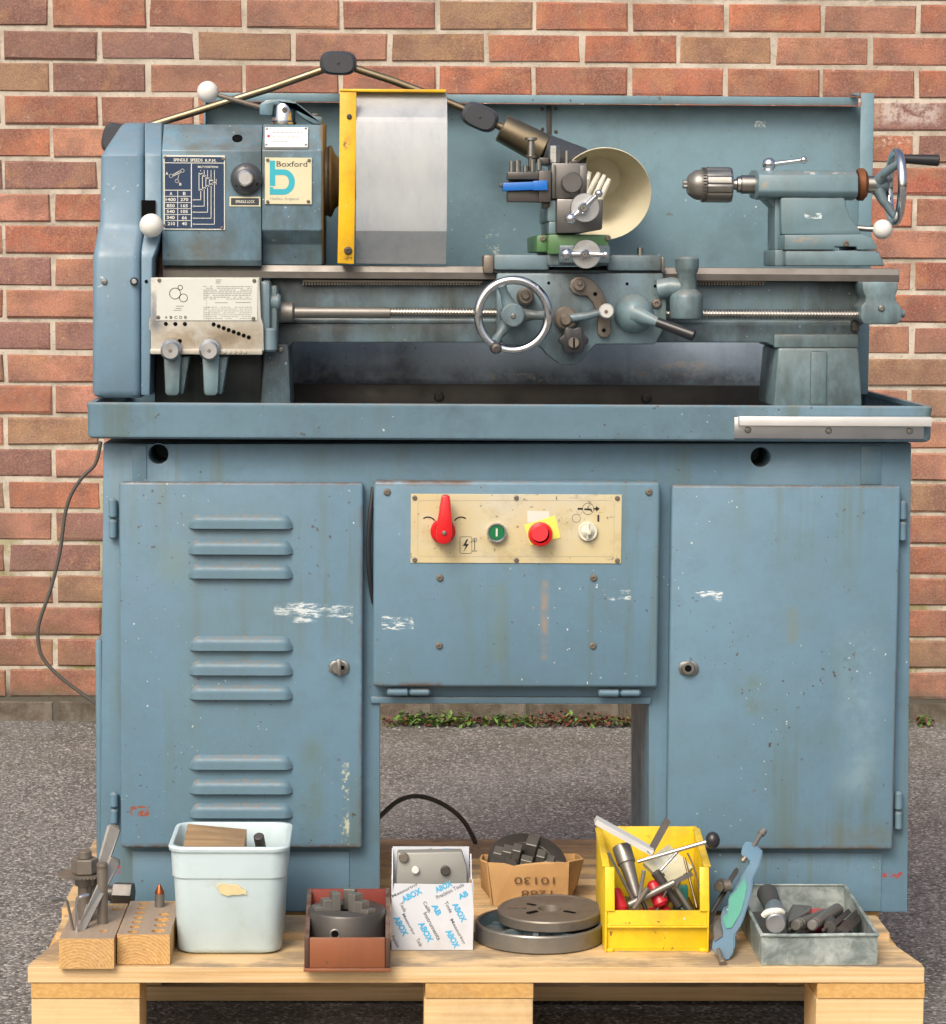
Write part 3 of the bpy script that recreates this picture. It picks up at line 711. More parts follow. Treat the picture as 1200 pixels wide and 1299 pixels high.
def lock(px, py, d, parent, key):
    b = MB(); k = K(d)
    b.pprism(rrect(px-12, py-9, px+13, py+9, 8, 4), d-.004, d+.001, .0012)
    b.pcyl(px-1 if not key else px, py, 9, d-.009, d-.002, .0015, 22)
    if key: b.pcyl(px, py, 4.5, d-.0095, d-.0088, 0, 14, 1)
    else:
        b.pprism([(px-3, py-10), (px+2, py-11), (px+3, py+10), (px-2, py+11)], d-.016, d-.008, .001)
        b.pcyl(px+4, py, 3, d-.0096, d-.0088, 0, 12, 1)
    part(b, 'lock', ('steel', 'hole'), parent)
def hinge(px, y0, y1, r, d, parent, horiz=False, x1=None):
    b = MB(); k = K(d)
    if horiz:
        mid = (px+x1)/2
        b.cyl(Q(px, y0, d), Q(mid-.6, y0, d), r*k, None, 14, .002); b.cyl(Q(mid+.6, y0, d), Q(x1, y0, d), r*k*.93, None, 14, .003)
    else:
        mid = (y0+y1)/2
        b.cyl(Q(px, y0, d), Q(px, mid-.6, d), r*k, None, 14, .003); b.cyl(Q(px, mid+.6, d), Q(px, y1, d), r*k*.93, None, 14, .003)
        b.pbox(px-r*.8, y0+3, px+r, y1-3, d+.002, d+.014, .001)
    part(b, 'hinge', 'cab', parent)
b = MB().pbox(152, 612, 460, 1076, -.022, -.0012, .004, 3); dl = part(b, 'door', 'doorL', label='left cabinet door with nine pressed louvres')
D = -.022
lb = louvre_mesh(239, 652, 372, 670, D); lo = part(lb, 'louvre', ('doorL', 'hole'), dl, ang=50)
for y in (684.5, 715, 806.5, 837.5, 868.5, 957, 988, 1018.5):
    twin(lo, dl, (0, 0, Q(305, y+9, D).z-Q(305, 661, D).z))
lock(430, 847, D, dl, False)
hinge(143, 632, 684, 5.5, -.010, dl); hinge(144.5, 1005, 1046, 5.5, -.010, dl)
b = MB().pbox(849, 616, 1138, 1078, -.022, -.0012, .004, 3); dr = part(b, 'door', 'doorR', label='plain right cabinet door with a round lock')
lock(873, 848, D, dr, True)
hinge(1145, 635, 687, 5.5, -.010, dr); hinge(1139.5, 1004, 1053, 5.5, -.010, dr)
# --- control box
D = -.034
b = MB().pbox(473.5, 611, 836, 872, D, -.0012, .005, 3); cb = part(b, 'control_box', 'doorM')
screws([(491, 624), (823, 624), (558, 733), (753, 733), (557, 819), (752, 819)], 4.6, D, cb)
hinge(491, 877.5, 0, 5.4, -.022, cb, True, 546); hinge(759, 878.5, 0, 5.4, -.022, cb, True, 813)
D = -.0355
b = MB().pbox(521, 627, 788.5, 714.5, D, -.0338, .0004, 1); cpl = part(b, 'control_plate', 'cplate')
screws([(526, 631.5), (655, 631.5), (783, 632), (526, 710), (655, 710.5), (783, 711)], 3.2, D, cpl)
d = D-.0002; b = MB()
rr = rrect(530, 635, 779, 706, 5); b.strip(rr, .35, d, 1, True)
b.ring(543, 666, 10, 1.7, d, 0, 10, 35, 125); b.ring(585, 666, 10, 1.7, d, 0, 10, 55, 145); b.ring(562, 643.5, 4.6, .5, d, 0, 18)
b.strip(rrect(583.5, 681, 598.5, 702, 2), .6, d, 0, True); b.poly([(592, 684), (587, 692.5), (590.8, 692.5), (588, 700), (595, 690), (591.3, 690), (594, 684)], d)
b.strip([(602, 684), (602, 698)], .9, d); b.strip([(599, 699), (605, 699)], .9, d); b.ring(602.5, 685, 2.4, 1.2, d, 1, 12)
b.ring(746, 645.5, 7.2, .6, d, 0, 24); b.strip([(733, 645.5), (739, 645.5)], 2.6, d); b.strip([(753, 645.5), (757, 645.5)], 2.2, d); b.poly([(756, 642), (761, 645.5), (756, 649)], d)
b.strip([(741.5, 646), (750, 646.5)], 2.4, d); b.strip([(746, 642.5), (746, 646)], 1.2, d); b.strip([(749.5, 646), (750.5, 649)], 1.6, d)
b.ring(731, 657.5, 5.2, .5, d, 0, 22); b.strip([(759, 653.5), (759, 661.5)], 2.6, d); b.strip([(706, 630), (706, 634)], 1, d)
b.strip([(722, 631.5), (736, 631.8)], .5, d, 1); b.strip([(770, 710), (778, 710)], .6, d, 1)
part(b, 'printed_marks', ('ink', 'fade'), cpl, smooth=False)
b = MB().pcyl(562, 674.5, 16, D-.016, D, .003, 34)
b.pprism([(560, 631), (563, 628.5), (568, 628.5), (571, 631), (574, 676), (571, 688), (563, 691), (555, 688), (553, 676)], D-.034, D-.015, .003)
rs = part(b, 'rotary_switch', 'red', label='red rotary switch with an upright handle')
b = MB(); screw(b, 563.5, 676, 3, D-.0345); part(b, 'screw', 'steel', rs)
b = MB(); k = K(D); b.lathe(Q(630, 675.5, D), (0, -1, 0), [(0, 13*k), (.005, 13*k), (.008, 12.3*k), (.008, 10.6*k), (.004, 10.4*k), (.004, 0)], 36)
st = part(b, 'start_button', 'chrome', label='green start button in a chrome bezel')
b = MB().pcyl(630, 675.5, 10.2, D-.0066, D-.003, .001, 28); b.pbox(629, 670.5, 631.2, 680.5, D-.0072, D-.006, 0, 1, 1); part(b, 'green_cap', ('greenb', 'platew'), st)
b = MB().pprism([(665, 666), (704, 654), (711, 682), (673, 692)], D-.0008, D, 0); part(b, 'sticker', 'sticky', cpl)
b = MB().pprism([(669, 648), (697, 649), (697, 662), (669, 663)], D-.0005, D, 0); part(b, 'tape', 'platew', cpl)
b = MB(); b.lathe(Q(684.5, 676, D), (0, -1, 0), [(0, 11*k), (.012, 11*k), (.014, 15*k), (.020, 15.8*k), (.025, 14.6*k), (.0265, 11.5*k), (.0255, 11*k)], 36)
sp = part(b, 'stop_button', 'red', label='red mushroom stop button on a yellow sticker')
b = MB(); b.lathe(Q(684.5, 676, D-.0255), (0, -1, 0), [(-.001, 11.4*k), (.0006, 10.8*k), (.0008, 0)], 30); part(b, 'button_face', 'redl', sp)
b = MB(); b.lathe(Q(745.5, 674, D), (0, -1, 0), [(0, 12.6*k), (.004, 12.6*k), (.006, 11.5*k), (.0055, 9*k), (.010, 5*k), (.012, 3.4*k), (.020, 2.8*k), (.021, 0)], 30)
b.pbox(744, 664, 747.5, 684, D-.014, D-.004, .001); part(b, 'pump_switch', 'clear', label='clear pump switch knob')

# --- drip tray: open pan with rolled rim
b = MB()
xa, xb, z0, z1 = rect(110, 513, 1183, 559, -.045); ya, yb = YC-.045, YC+.475
out = rrect(xa, ya, xb, yb, .012, 4); inn = rrect(xa+.004, ya+.004, xb-.004, yb-.004, .010, 4); rol = rrect(xa-.001, ya-.001, xb+.001, yb+.001, .012, 4); rin = rrect(xa+.010, ya+.010, xb-.010, yb-.010, .008, 4)
b.loft([[(x_, y_, z) for x_, y_ in s_] for s_, z in ((rrect(xa+.006, ya+.006, xb-.006, yb-.006, .01, 4), z0), (rrect(xa+.001, ya+.001, xb-.001, yb-.001, .012, 4), z0+.003), (out, z0+.007), (out, z1-.009), (rol, z1-.006), (rol, z1-.002), (rrect(xa+.001, ya+.001, xb-.001, yb-.001, .012, 4), z1), (rin, z1), (rin, z1-.006), (inn, z1-.008), (inn, z0+.004))])
dt = part(b, 'drip_tray', 'tray')
b = MB().pbox(931.5, 530, 1172, 556.5, -.0475, -.0455, .0004); rb = part(b, 'rail_bracket', 'satin', dt, 'bright aluminium angle screwed to the tray front')
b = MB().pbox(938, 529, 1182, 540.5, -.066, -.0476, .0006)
part(b, 'rail_ledge', 'alu', dt)  # brighter metal puts the light on this upturned face into its colour
screws([(948.5, 545.5), (1051, 546.5), (1154, 547)], 4.2, -.0476, dt, 'steel')
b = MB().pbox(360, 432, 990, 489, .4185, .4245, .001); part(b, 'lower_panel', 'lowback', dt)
b = MB().pbox(345, 488, 1000, 540, .395, .418, .002)
part(b, 'tray_upstand', 'dsteel', dt)
screws([(557, 503.5), (820, 505)], 6.5, .394, dt, 'dsteel', 'bolt')

# --- splashback
b = MB().pbox(262, 132, 1089, 492, .425, .430)
b.pbox(261, 120.5, 1089, 131, .388, .391, .0008); b.pbox(261, 120.5, 1089, 122.5, .3915, .4295)
b.pbox(1088.5, 118, 1105, 500, .386, .389, .0008); b.pbox(1103, 118, 1105, 500, .3895, .4295); b.pbox(259, 120, 261, 492, .389, .4295)
sbk = part(b, 'splashback', 'back')
b = MB().pbox(693.5, 134, 699.5, 182, .4215, .4248, .001); part(b, 'joint_strip', 'dsteel', sbk)
screws([(688, 138), (705, 138), (688, 164), (705, 167), (688, 176)], 2.3, .4248, sbk, 'dsteel')
b = MB().pprism([(1080, 119.5), (1090, 117), (1090, 121), (1087, 121)], .37, .389, 0); part(b, 'rim_corner', 'back', sbk)

# --- bed
b = MB(); a, c_, z0, z1 = rect(206, 338, 1141, 355, .085)
b.prism([(YC+.085, z0), (YC+.085, z0+.010), (YC+.089, z1), (YC+.26, z1), (YC+.26, z0)], a, c_, 'yz', .0008)
part(b, 'bed_way', 'way', label='bare steel bed way', ang=6)
b = MB().pbox(342, 355.5, 1094, 406, .112, .24, .002); b.pbox(342, 405, 1094, 412, .104, .24, .003)
b.pprism([(342, 411), (1090, 411), (1088, 441), (985, 441), (972, 434.5), (372, 434.5), (365, 442), (342, 442)], .098, .24, .003)
bed = part(b, 'bed', 'cast')
b = MB(); k = K(.09)
for x0, x1 in ((384, 612), (884, 972)):
    b.pbox(x0, 355.6, x1, 358.2, .094, .111)
    x = x0
    while x < x1-2: b.pbox(x, 358, x+1.9, 361.5, .095, .111); x += 3.6
part(b, 'rack', 'brown', bed)
b = MB()
b.pprism([(987, 441.5), (1089, 441.5), (1094, 516), (981, 516)], .08, .24, .004); b.pprism([(982, 424), (1089, 424), (1089, 441), (982, 441)], .088, .0975, .002)
b.pbox(1028, 446, 1049, 514, .0775, .081, .003)
part(b, 'bed_foot', 'lathe')
b = MB().pprism([(335, 436), (366, 436), (369, 516), (330, 516)], .09, .24, .004); part(b, 'headstock_foot', 'cast')
b = MB().pbox(196, 440, 334, 516, .10, .26, .004); part(b, 'gearbox_void_block', 'void_dark')  # block added to darken the open void below the gearbox

# --- leadscrew and bracket
d = .075; b = MB().xlathe(396, d, [(352, 0), (352, 14), (356, 14.5), (357, 13.5), (371, 13), (372, 11), (374, 7.2), (494, 7.0), (495, 6)], 24)
part(b, 'leadscrew_collar', 'tool')
pr = [(495, 0), (495, 6.8)]; x = 495.5
while x < 1092: pr += [(x, 5.1), (x+.9, 5.2), (x+1.4, 6.9), (x+2.8, 6.9), (x+3.4, 5.1)]; x += 3.9
pr += [(1093, 5), (1093, 0)]
b = MB().xlathe(396.5, d, pr, 14); part(b, 'leadscrew', 'steel', ang=20)
b = MB(); 
b.pprism([(1094, 357.5), (1139, 357.5), (1139, 369), (1136, 374), (1136, 379), (1140, 386), (1144, 389), (1144, 404), (1139, 411.5), (1096, 411.5), (1092, 404), (1092, 389), (1097, 384), (1099, 378), (1095, 370)], .04, .11, .003)
b.xlathe(398, .075, [(1140, 0), (1140, 5), (1147, 5), (1148, 3), (1148, 0)], 16)
lbk = part(b, 'leadscrew_bracket', 'lathe'); screws([(1118, 391)], 4.2, .04, lbk, 'steel')
b = MB().pbox(1081, 406, 1091, 420, .085, .099, .002); part(b, 'stop_block', 'dsteel', bed)

# --- end cover over the change gears
def levelsec(x0, x1, py, d0, d1, r=.010):
    a, c_ = Q(x0, py, d0).x, Q(x1, py, d0).x; z = Q((x0+x1)/2, py, d0).z
    return [(x_, y_, z) for x_, y_ in rrect(a, YC+d0, c_, YC+d1, r, 4)]
b = MB(); lv = [(158, 155.5, .145, .30), (152, 160, .125, .33), (131, 192, .072, .36), (127.5, 198, .068, .36), (126, 283, .066, .36), (123, 292, .062, .36), (118.5, 318, .036, .37), (117, 328, .032, .37), (116.5, 495, .032, .37), (118, 501, .034, .37), (123, 504.5, .038, .36)]
def rx(py): return 183 if py < 300 else 178.5
b.loft([levelsec(x0, rx(py)-.6, py, d0, d1, .011 if 190 < py < 502 else .012) for x0, py, d0, d1 in lv])
gc = part(b, 'end_cover', 'guardbox', ang=28)
b = MB()
def rx2(py): return 205 if py < 300 else (205-(py-300)*.42 if py < 336 else 190)
b.loft([levelsec(rx(py)+.6, rx2(py), py, d0+.001, d1, .002) for x0, py, d0, d1 in lv if py < 502])
part(b, 'cover_backplate', 'guardbox', ang=28)
b = MB().pbox(179.5, 254, 197, 303, .0625, .09); part(b, 'lever_slot', 'hole', gc)  # solid black block, its colour gives the dark of the slot
b = MB().prod((192, 286, .09), (192, 286, .045), 4); sl_ = part(b, 'feed_lever', 'chrome', label='white ball lever in the end cover slot')
b = MB().psphere(192, 286, .035, 15, 30); part(b, 'ball_knob', 'white', sl_)
b = MB(); screw(b, 132.5, 357.5, 4, .0322); part(b, 'screw', 'steel', gc)
b = MB().pcyl(170, 357, 5.2, .026, .033, .001, 18); b.pcyl(170, 357, 3.4, .0235, .028, .001, 16, 1); part(b, 'cover_knob', ('black', 'satin'), gc)
b = MB().pcyl(185.5, 357, 2.2, .0318, .034, 0, 12); part(b, 'screw_hole', 'hole', gc)

# --- headstock
def yzprism(b, x0, x1, prof, bv=.003, mi=0):             # prof = (depth, py); px converted at its own depth
    dm = min(p[0] for p in prof)
    a, c_ = Q(x0, 240, dm).x, Q(x1, 240, dm).x
    b.prism([(YC+d_, Q((x0+x1)/2, y_, d_).z) for d_, y_ in prof], a, c_, 'yz', bv)
b = MB()
yzprism(b, 205.5, 331.5, [(.075, 337), (.066, 330), (.066, 191), (.104, 158), (.30, 158), (.30, 337)], .0015)
yzprism(b, 332.2, 408, [(.098, 336), (.092, 310), (.068, 292), (.068, 191), (.106, 158), (.30, 158), (.30, 336)], .0015)
hs = part(b, 'headstock', 'head')
b = MB().pcyl(301, 175.5, 6.5, .081, .10, 0, 18)
b2 = MB(); k = K(.08); nrm = Vector((0, -.7, .72)).normalized(); a = Q(301, 175.5, .083)
b2.lathe(a, nrm, [(-.004, 6.5*k), (.0008, 6.5*k), (.0010, 5.6*k), (.0004, 5.4*k), (.0004, 0)], 22); part(b2, 'oil_hole', 'hole', hs)
b = MB().xlathe(230, .19, [(405, 0), (405, 46), (411, 46), (413, 43), (416, 43), (418, 45), (421, 44), (425, 34), (430, 30), (431, 24), (452, 23), (453, 0)], 40); part(b, 'spindle_nose', 'brown')
b = MB(); yzprism(b, 404.5, 410, [(.10, 336), (.094, 310), (.070, 292), (.070, 190), (.104, 157), (.29, 157), (.29, 336)], .003); part(b, 'headstock_end_plate', 'brown', hs)
# speed lever on top
b = MB(); k = K(.16)
b.lathe(Q(360, 158, .16), (0, 0, 1), [(0, 16.5*k), (.003, 16.5*k), (.005, 15*k), (22*k, 14*k), (28*k, 12*k), (31*k, 7*k), (31.5*k, 0)], 32)
sv = part(b, 'lever_cap', 'chrome', label='chrome dome cap of the speed lever')
b = MB().pcyl(361, 139.5, 3.6, .142, .150, .0006, 16); part(b, 'cap_hole', 'dsteel', sv)
b = MB().pprism([(329, 146), (329, 132), (338, 126), (352, 125.5), (368, 126), (380, 133), (398, 147), (409, 148), (409, 158), (399, 158), (386, 151), (376, 143), (374, 134), (347, 133), (345, 147)], .145, .185, .003)
svl = part(b, 'speed_lever', 'head', label='speed lever arm with white ball on a steel rod')
b = MB().prod((330, 136, .165), (272, 119.5, .165), 3.3, 2.8, 14); part(b, 'rod', 'brown', svl)
b = MB().psphere(263.5, 116.5, .165, 13.5, 30); part(b, 'ball_knob', 'white', svl)
b = MB().pbox(396, 144, 404, 148, .15, .17, .001); part(b, 'set_screw', 'dsteel', svl)
# spindle lock
d = .066; k = K(d); b = MB(); b.lathe(Q(312.5, 227, d), (0, -1, 0), [(0, 20*k), (.006, 19.6*k), (.009, 17*k), (.012, 12*k), (.012, 10.5*k)], 40)
for a0 in (95, 215, 335): b.pcyl(312.5+14.4*math.cos(R(a0)), 227-14.4*math.sin(R(a0)), 1.8, d-.0105, d-.006, 0, 10, 1)
slk = part(b, 'spindle_lock', ('lampblack', 'hole')); b = MB().pcyl(311, 226, 10.3, d-.021, d, .0025, 30); part(b, 'chrome_plunger', 'satin', slk)
b = MB().pbox(291, 249.5, 330.5, 262, d-.001, d, .0003, 1); pl = part(b, 'lock_plate', 'ivory'); b = MB().pbox(293, 251.3, 328.5, 260.3, d-.0012, d-.0009); b.ptext('SPINDLE LOCK', 311, 255.8, d-.0014, 3.6, 24, mi=1, bold=.02); part(b, 'lettering', ('lampblack', 'platew'), pl, smooth=False)
# white label on the sloping face
yA, zA, yB, zB = YC+.066, Q(365, 191, .066).z, YC+.104, Q(365, 158, .104).z
sl_dir = Vector((0, yB-yA, zB-zA)).normalized(); nrm = Vector((0, -sl_dir.z, sl_dir.y))
def slope_pt(px, py):                                     # photo pixel on the headstock's sloping top face
    f = (191-py)/(191-158.); p0 = Q(px, py, .066+.038*f); return p0
def slab(b, px0, py0, px1, py1, off, mi=0):
    q = [slope_pt(px0, py1), slope_pt(px1, py1), slope_pt(px1, py0), slope_pt(px0, py0)]
    q = [p+nrm*.0025 for p in q]
    b.add([p-nrm*.003 for p in q]+[p+nrm*off for p in q], [[0, 1, 2, 3], [4, 5, 6, 7], [0, 1, 5, 4], [1, 2, 6, 5], [2, 3, 7, 6], [3, 0, 4, 7]], mi)
b = MB(); slab(b, 336, 163.5, 390.5, 188.5, .0008); wl = part(b, 'notice_label', 'label', smooth=False)
b = MB()
for i, (y, x0, x1) in enumerate(((167, 346, 372), (170, 345, 384), (173, 345, 383), (176, 345, 380), (179, 345, 376), (182, 346, 368), (185, 345, 381))):
    x = x0
    while x < x1-2:
        w_ = rnd.uniform(2, 5); slab(b, x, y-.45, min(x+w_, x1), y+.45, .0010, i % 2); x += w_+1
slab(b, 339, 173.5, 342.5, 176.5, .0011, 2); part(b, 'small_print', ('pale', 'fade', 'redl'), wl, smooth=False)
b = MB()
for x, y in ((338.5, 166), (388, 165.5), (338, 186), (388, 186)):
    b.lathe(slope_pt(x, y)+nrm*.0025, nrm, [(0, 2*K(.08)), (.0016, 1.6*K(.08)), (.002, 0)], 10)
part(b, 'rivet', 'steel', wl)
# speed plate
D = .064; b = MB().pbox(207.5, 197, 285.5, 291.5, D, .0665, .0003, 1); spp = part(b, 'speed_plate', 'platew', label='navy and white spindle speed chart')
d = D-.0003
def z1(x, y): return 200+x/11.81, 190+y/11.81
b = MB(); b.pbox(209, 199, 284, 290, d, D+.0001); part(b, 'navy_field', 'navy', spp)
d2 = d-.0003; b = MB()
for (xa, ya, xb, yb, wd) in ((100, 195, 990, 200, .9), (505, 200, 505, 1160, 1.1), (100, 605, 505, 605, .9), (100, 697, 505, 697, .7), (100, 790, 505, 790, .7), (100, 880, 505, 880, .7), (100, 970, 505, 970, .7), (100, 1060, 505, 1060, .7), (300, 605, 300, 1150, .8)):
    b.strip([z1(xa, ya), z1(xb, yb)], wd, d2)
for s_, x, y, wd, h in (('SPINDLE', 345, 152, 215, 46), ('SPEEDS', 580, 155, 185, 46), ('R.P.M.', 795, 162, 165, 46), ('BELT POSITIONS', 755, 257, 300, 30), ('A', 200, 655, 40, 50), ('B', 400, 655, 40, 50), ('A', 138, 355, 40, 45), ('B', 340, 515, 34, 40),
                        ('1400', 195, 745, 150, 48), ('270', 400, 745, 115, 48), ('850', 195, 838, 120, 48), ('165', 400, 838, 105, 48), ('540', 195, 925, 120, 48), ('105', 400, 925, 105, 48), ('340', 195, 1015, 120, 48), ('66', 400, 1018, 78, 48), ('210', 205, 1107, 110, 48), ('40', 400, 1107, 78, 48)):
    x_, y_ = z1(x, y); b.ptext(s_, x_, y_, d2, h/11.81, wd/11.81, bold=.022)
for i, x in enumerate((645, 697, 748, 800, 850)):
    xt = x; yt = 340+i*38-(0 if i else 20); b.strip([z1(x, 305), z1(x, yt)], .7, d2)
    ye = (750, 845, 935, 1025, 1115)[i]; ys_ = 620-i*26; b.strip([z1(x, ys_), z1(x, ye), z1(530, ye)], .8, d2)
    b.poly([z1(520, ye), z1(548, ye-16), z1(548, ye+16)], d2)
    hw = 26; b.strip([z1(x-hw, 345+i*34), z1(x-hw, 610-i*28)], .8, d2)
    b.strip([z1(x-hw, 345+i*34), z1(x, 365+i*34), z1(x+hw, 350+i*34)], .9, d2); b.strip([z1(x-hw, 610-i*28), z1(x, 590-i*28), z1(x+hw, 605-i*28)], .9, d2)
b.strip([z1(876, 440), z1(876, 520)], .8, d2)
for x, y in ((372, 312), (200, 392), (288, 468)): x_, y_ = z1(x, y); b.ring(x_, y_, 2.1, .9, d2)
b.strip([z1(222, 378), z1(345, 310)], .8, d2); b.strip([z1(230, 395), z1(355, 335)], .8, d2); b.strip([z1(300, 440), z1(320, 370)], .5, d2)
part(b, 'lettering', 'platew', spp, smooth=False)
screws([(209.5, 199.5), (283, 201.5), (209, 286), (281.5, 289)], 2.0, d, spp)
# maker's plate
b = MB().pbox(336, 200, 395.5, 259, .0655, .0685, .0003, 1); mk = part(b, 'maker_plate', 'ivory', label='ivory plate with a large turquoise letter b')
d = .0652
def z8(x, y): return 285+x/9.23, 145+y/9.23
b = MB()
pts = [(528, 543), (590, 543), (590, 645), (690, 645)]+[(690+132*math.sin(R(a0)), 793-148*math.cos(R(a0))) for a0 in range(12, 180, 12)]+[(690, 941), (528, 941), (528, 850), (560, 850), (575, 875), (690, 875)]+[(690+62*math.sin(R(a0)), 793+82*math.cos(R(a0))) for a0 in range(12, 180, 12)]+[(690, 711), (592, 711), (592, 838), (528, 838)]
p2 = [z8(x, y) for x, y in pts]
bm_ = bmesh.new(); vv = [bm_.verts.new(Q(x, y, d)) for x, y in p2]; es = [bm_.edges.new((vv[i], vv[(i+1) % len(vv)])) for i in range(len(vv))]
bmesh.ops.triangle_fill(bm_, use_beauty=True, use_dissolve=False, edges=es); b.add_bm(bm_, 0)
x_, y_ = z8(787, 582); b.ptext('Boxford', x_, y_, d, 62/9.23, 355/9.23, mi=1)
x_, y_ = z8(700, 992); b.ptext('Halifax, England', x_, y_, d, 34/9.23, 330/9.23, mi=2)
part(b, 'lettering', ('cyan', 'ink', 'fade'), mk, smooth=False)
screws([(339.5, 203), (392, 203.5), (339.5, 256), (391, 255.5)], 2.2, d, mk)

# --- quick-change gearbox
D = .018
b = MB(); b.pprism([(191, 352), (329, 352), (331, 402), (334, 412), (335, 445), (329, 449), (191, 449), (191, 420), (188.5, 418), (188.5, 405), (191, 402)], D, .13, .004)
gb = part(b, 'gearbox', 'silver', label='silver-faced quick-change gearbox under the headstock')
b = MB(); b.pbox(329, 356, 343, 446, D+.012, .13, .006); b.pbox(342, 362, 352, 440, D+.022, .13, .006); b.prod((342, 416, .035), (342, 446, .035), 9, 10, 18, .003); b.prod((333, 383, .05), (356, 383, .05), 12, 11, 20, .003)
part(b, 'gearbox_end', 'cast'); b = MB(); screw(b, 356, 443, 3.6, .088); part(b, 'screw', 'steel', gb)
b = MB().pbox(190, 442.5, 333, 450, D-.006, D+.02, .0025); 
for x in (285, 291.5, 298, 304.5, 311): b.pcyl(x, 446.2, 2.2, D-.0075, D-.004, .0006, 12)
part(b, 'gearbox_lip', 'silver', gb)
b = MB().pprism([(199.5, 353.5), (327, 353.5), (326, 406.5), (198.5, 406.5)], D-.0012, D+.001, 0); gp = part(b, 'gear_chart', 'chart', label='pale threading chart plate on the gearbox')
d = D-.0015
def z2(x, y): return 190+x/7.5, 345+y/7.5
b = MB()
for x, y, r_ in ((240, 205, 52), (290, 148, 22), (320, 247, 38)): x_, y_ = z2(x, y); b.ring(x_, y_, r_/7.5, .75, d)
for i in range(8):
    y = 138+i*17
    x = 510
    while x < 965:
        w_ = rnd.uniform(14, 30)
        if rnd.random() < .85: b.strip([z2(x, y), z2(min(x+w_, 970), y)], .8, d, 1)
        x += w_+rnd.uniform(6, 12)
for i in range(7):
    y = 335+i*18; x = 510
    while x < 965:
        w_ = rnd.uniform(14, 34)
        if rnd.random() < .85: b.strip([z2(x, y), z2(min(x+w_, 970), y)], .65, d, 1)
        x += w_+rnd.uniform(6, 12)
for (xa, xb, y) in ((628, 680, 75), (628, 676, 90), (628, 670, 105), (620, 740, 292), (815, 960, 290), (250, 325, 325), (245, 300, 347), (225, 300, 365)): b.strip([z2(xa, y), z2(xb, y)], .8, d, 1)
b.strip([z2(562, 325), z2(562, 460)], .4, d, 1); b.strip([z2(540, 150), z2(540, 450)], .3, d, 1)
for ch, x in zip('ABCDE', (155, 203, 248, 295, 342)): x_, y_ = z2(x, 432); b.ptext(ch, x_, y_, d, 3.6, 3.4, mi=2, bold=.01)
part(b, 'printing', ('ink', 'fade', 'ink'), gp, smooth=False)['kind'] = 'stuff'
screws([(202, 355.5), (322.5, 356), (200.5, 402.5), (321.5, 404)], 2.5, D-.0012, gp)
for x, y in ((210.3, 410.8), (222.4, 411), (234.5, 411), (216, 432.5), (228, 432.5))+tuple((271+6.35*i, 411.5+2.35*i) for i in range(8)):
    b = MB().pcyl(x, y, 2.6, D-.0006, D+.004, 0, 14); part(b, 'index_hole', 'hole', gb)
for x in (216.5, 265.5):
    b = MB(); b.pprism([(x-9, 452), (x+13, 450), (x+11, 498), (x+8, 502), (x-5, 502), (x-7, 498)], D-.006, D+.03, .003); b.pprism([(x+13, 452), (x+24, 452), (x+16, 500), (x+11, 500)], D+.008, D+.05, .002)
    tl = part(b, 'tumbler_lever', 'lathe')
    b = MB().pcyl(x-.5, 445, 12.6, D-.026, D-.012, .003, 30); b.pcyl(x+1, 443, 13, D-.012, D-.003, .001, 28); b.pcyl(x-.5, 445, 2.4, D-.0268, D-.025, .0004, 12, 1)
    part(b, 'plunger_knob', ('satin', 'brown'), tl)

# --- chuck guard
b = MB(); b.pprism([(431, 117), (452, 117), (452, 170), (449, 335), (428, 334), (430, 240)], .048, .054, .0008)
b.pbox(431, 113, 566, 116.5, .075, .20, .001); b.pbox(431.5, 118, 434, 332, .0545, .30, .0005)
gd = part(b, 'chuck_guard_frame', 'yellow', label='chipped yellow frame of the chuck guard')
for x, y in ((441.5, 318), (443, 148)):
    b = MB(); screw(b, x, y, 5.2 if y > 200 else 3.4, .0478); part(b, 'screw', 'dsteel', gd)
prof = [(.095, 116.5), (.052, 149), (.0480, 155), (.0462, 164), (.0440, 190), (.0430, 226), (.0440, 262), (.0462, 286), (.0480, 293), (.053, 299), (.084, 334.5)]
b = MB(); a, c_ = Q(451.5, 230, .046).x, Q(567, 230, .046).x
ptsf = [(YC+d_, Q(510, y_, d_).z) for d_, y_ in prof]; b.prism(ptsf+[(y_+.003, z_) for y_, z_ in ptsf[::-1]], a, c_, 'yz', 0)
part(b, 'clear_screen', 'lens', label='hazy clear plastic screen of the chuck guard', ang=12)

# --- carriage
b = MB()
b.pbox(627, 323, 697, 342.5, .055, .30, .003); b.pbox(627, 342.5, 845, 347, .07, .25, .001)
b.pprism([(694, 325), (698, 318), (768, 318), (772, 325), (772, 337), (694, 337)], .04, .30, .003); b.pbox(771, 323.5, 839, 343.5, .055, .30, .003)
sd_ = part(b, 'saddle', 'cast')
b = MB().pbox(613, 323, 627, 347, .062, .12, .004); part(b, 'way_wiper', 'brown', sd_); b = MB().pbox(838.5, 326, 843, 345, .06, .12, .002); part(b, 'way_wiper', 'brown', sd_)
b = MB().prod((812, 325, .09), (812, 314, .09), 4, None, 14, .0008); part(b, 'cap_screw', 'steel', sd_)
b = MB(); b.pprism([(630, 346), (842, 346), (842, 374), (846, 380), (846, 410), (832, 437), (756, 437), (738, 458), (728, 463.5), (712, 463.5), (694, 450), (686, 440), (640, 438), (630, 425)], .058, .11, .004)
ap = part(b, 'apron', 'cast')
for x, y in ((696, 359), (795.5, 360), (831, 363)): b = MB().pcyl(x, y, 2, .0575, .06, 0, 10); part(b, 'oil_hole', 'hole', ap)
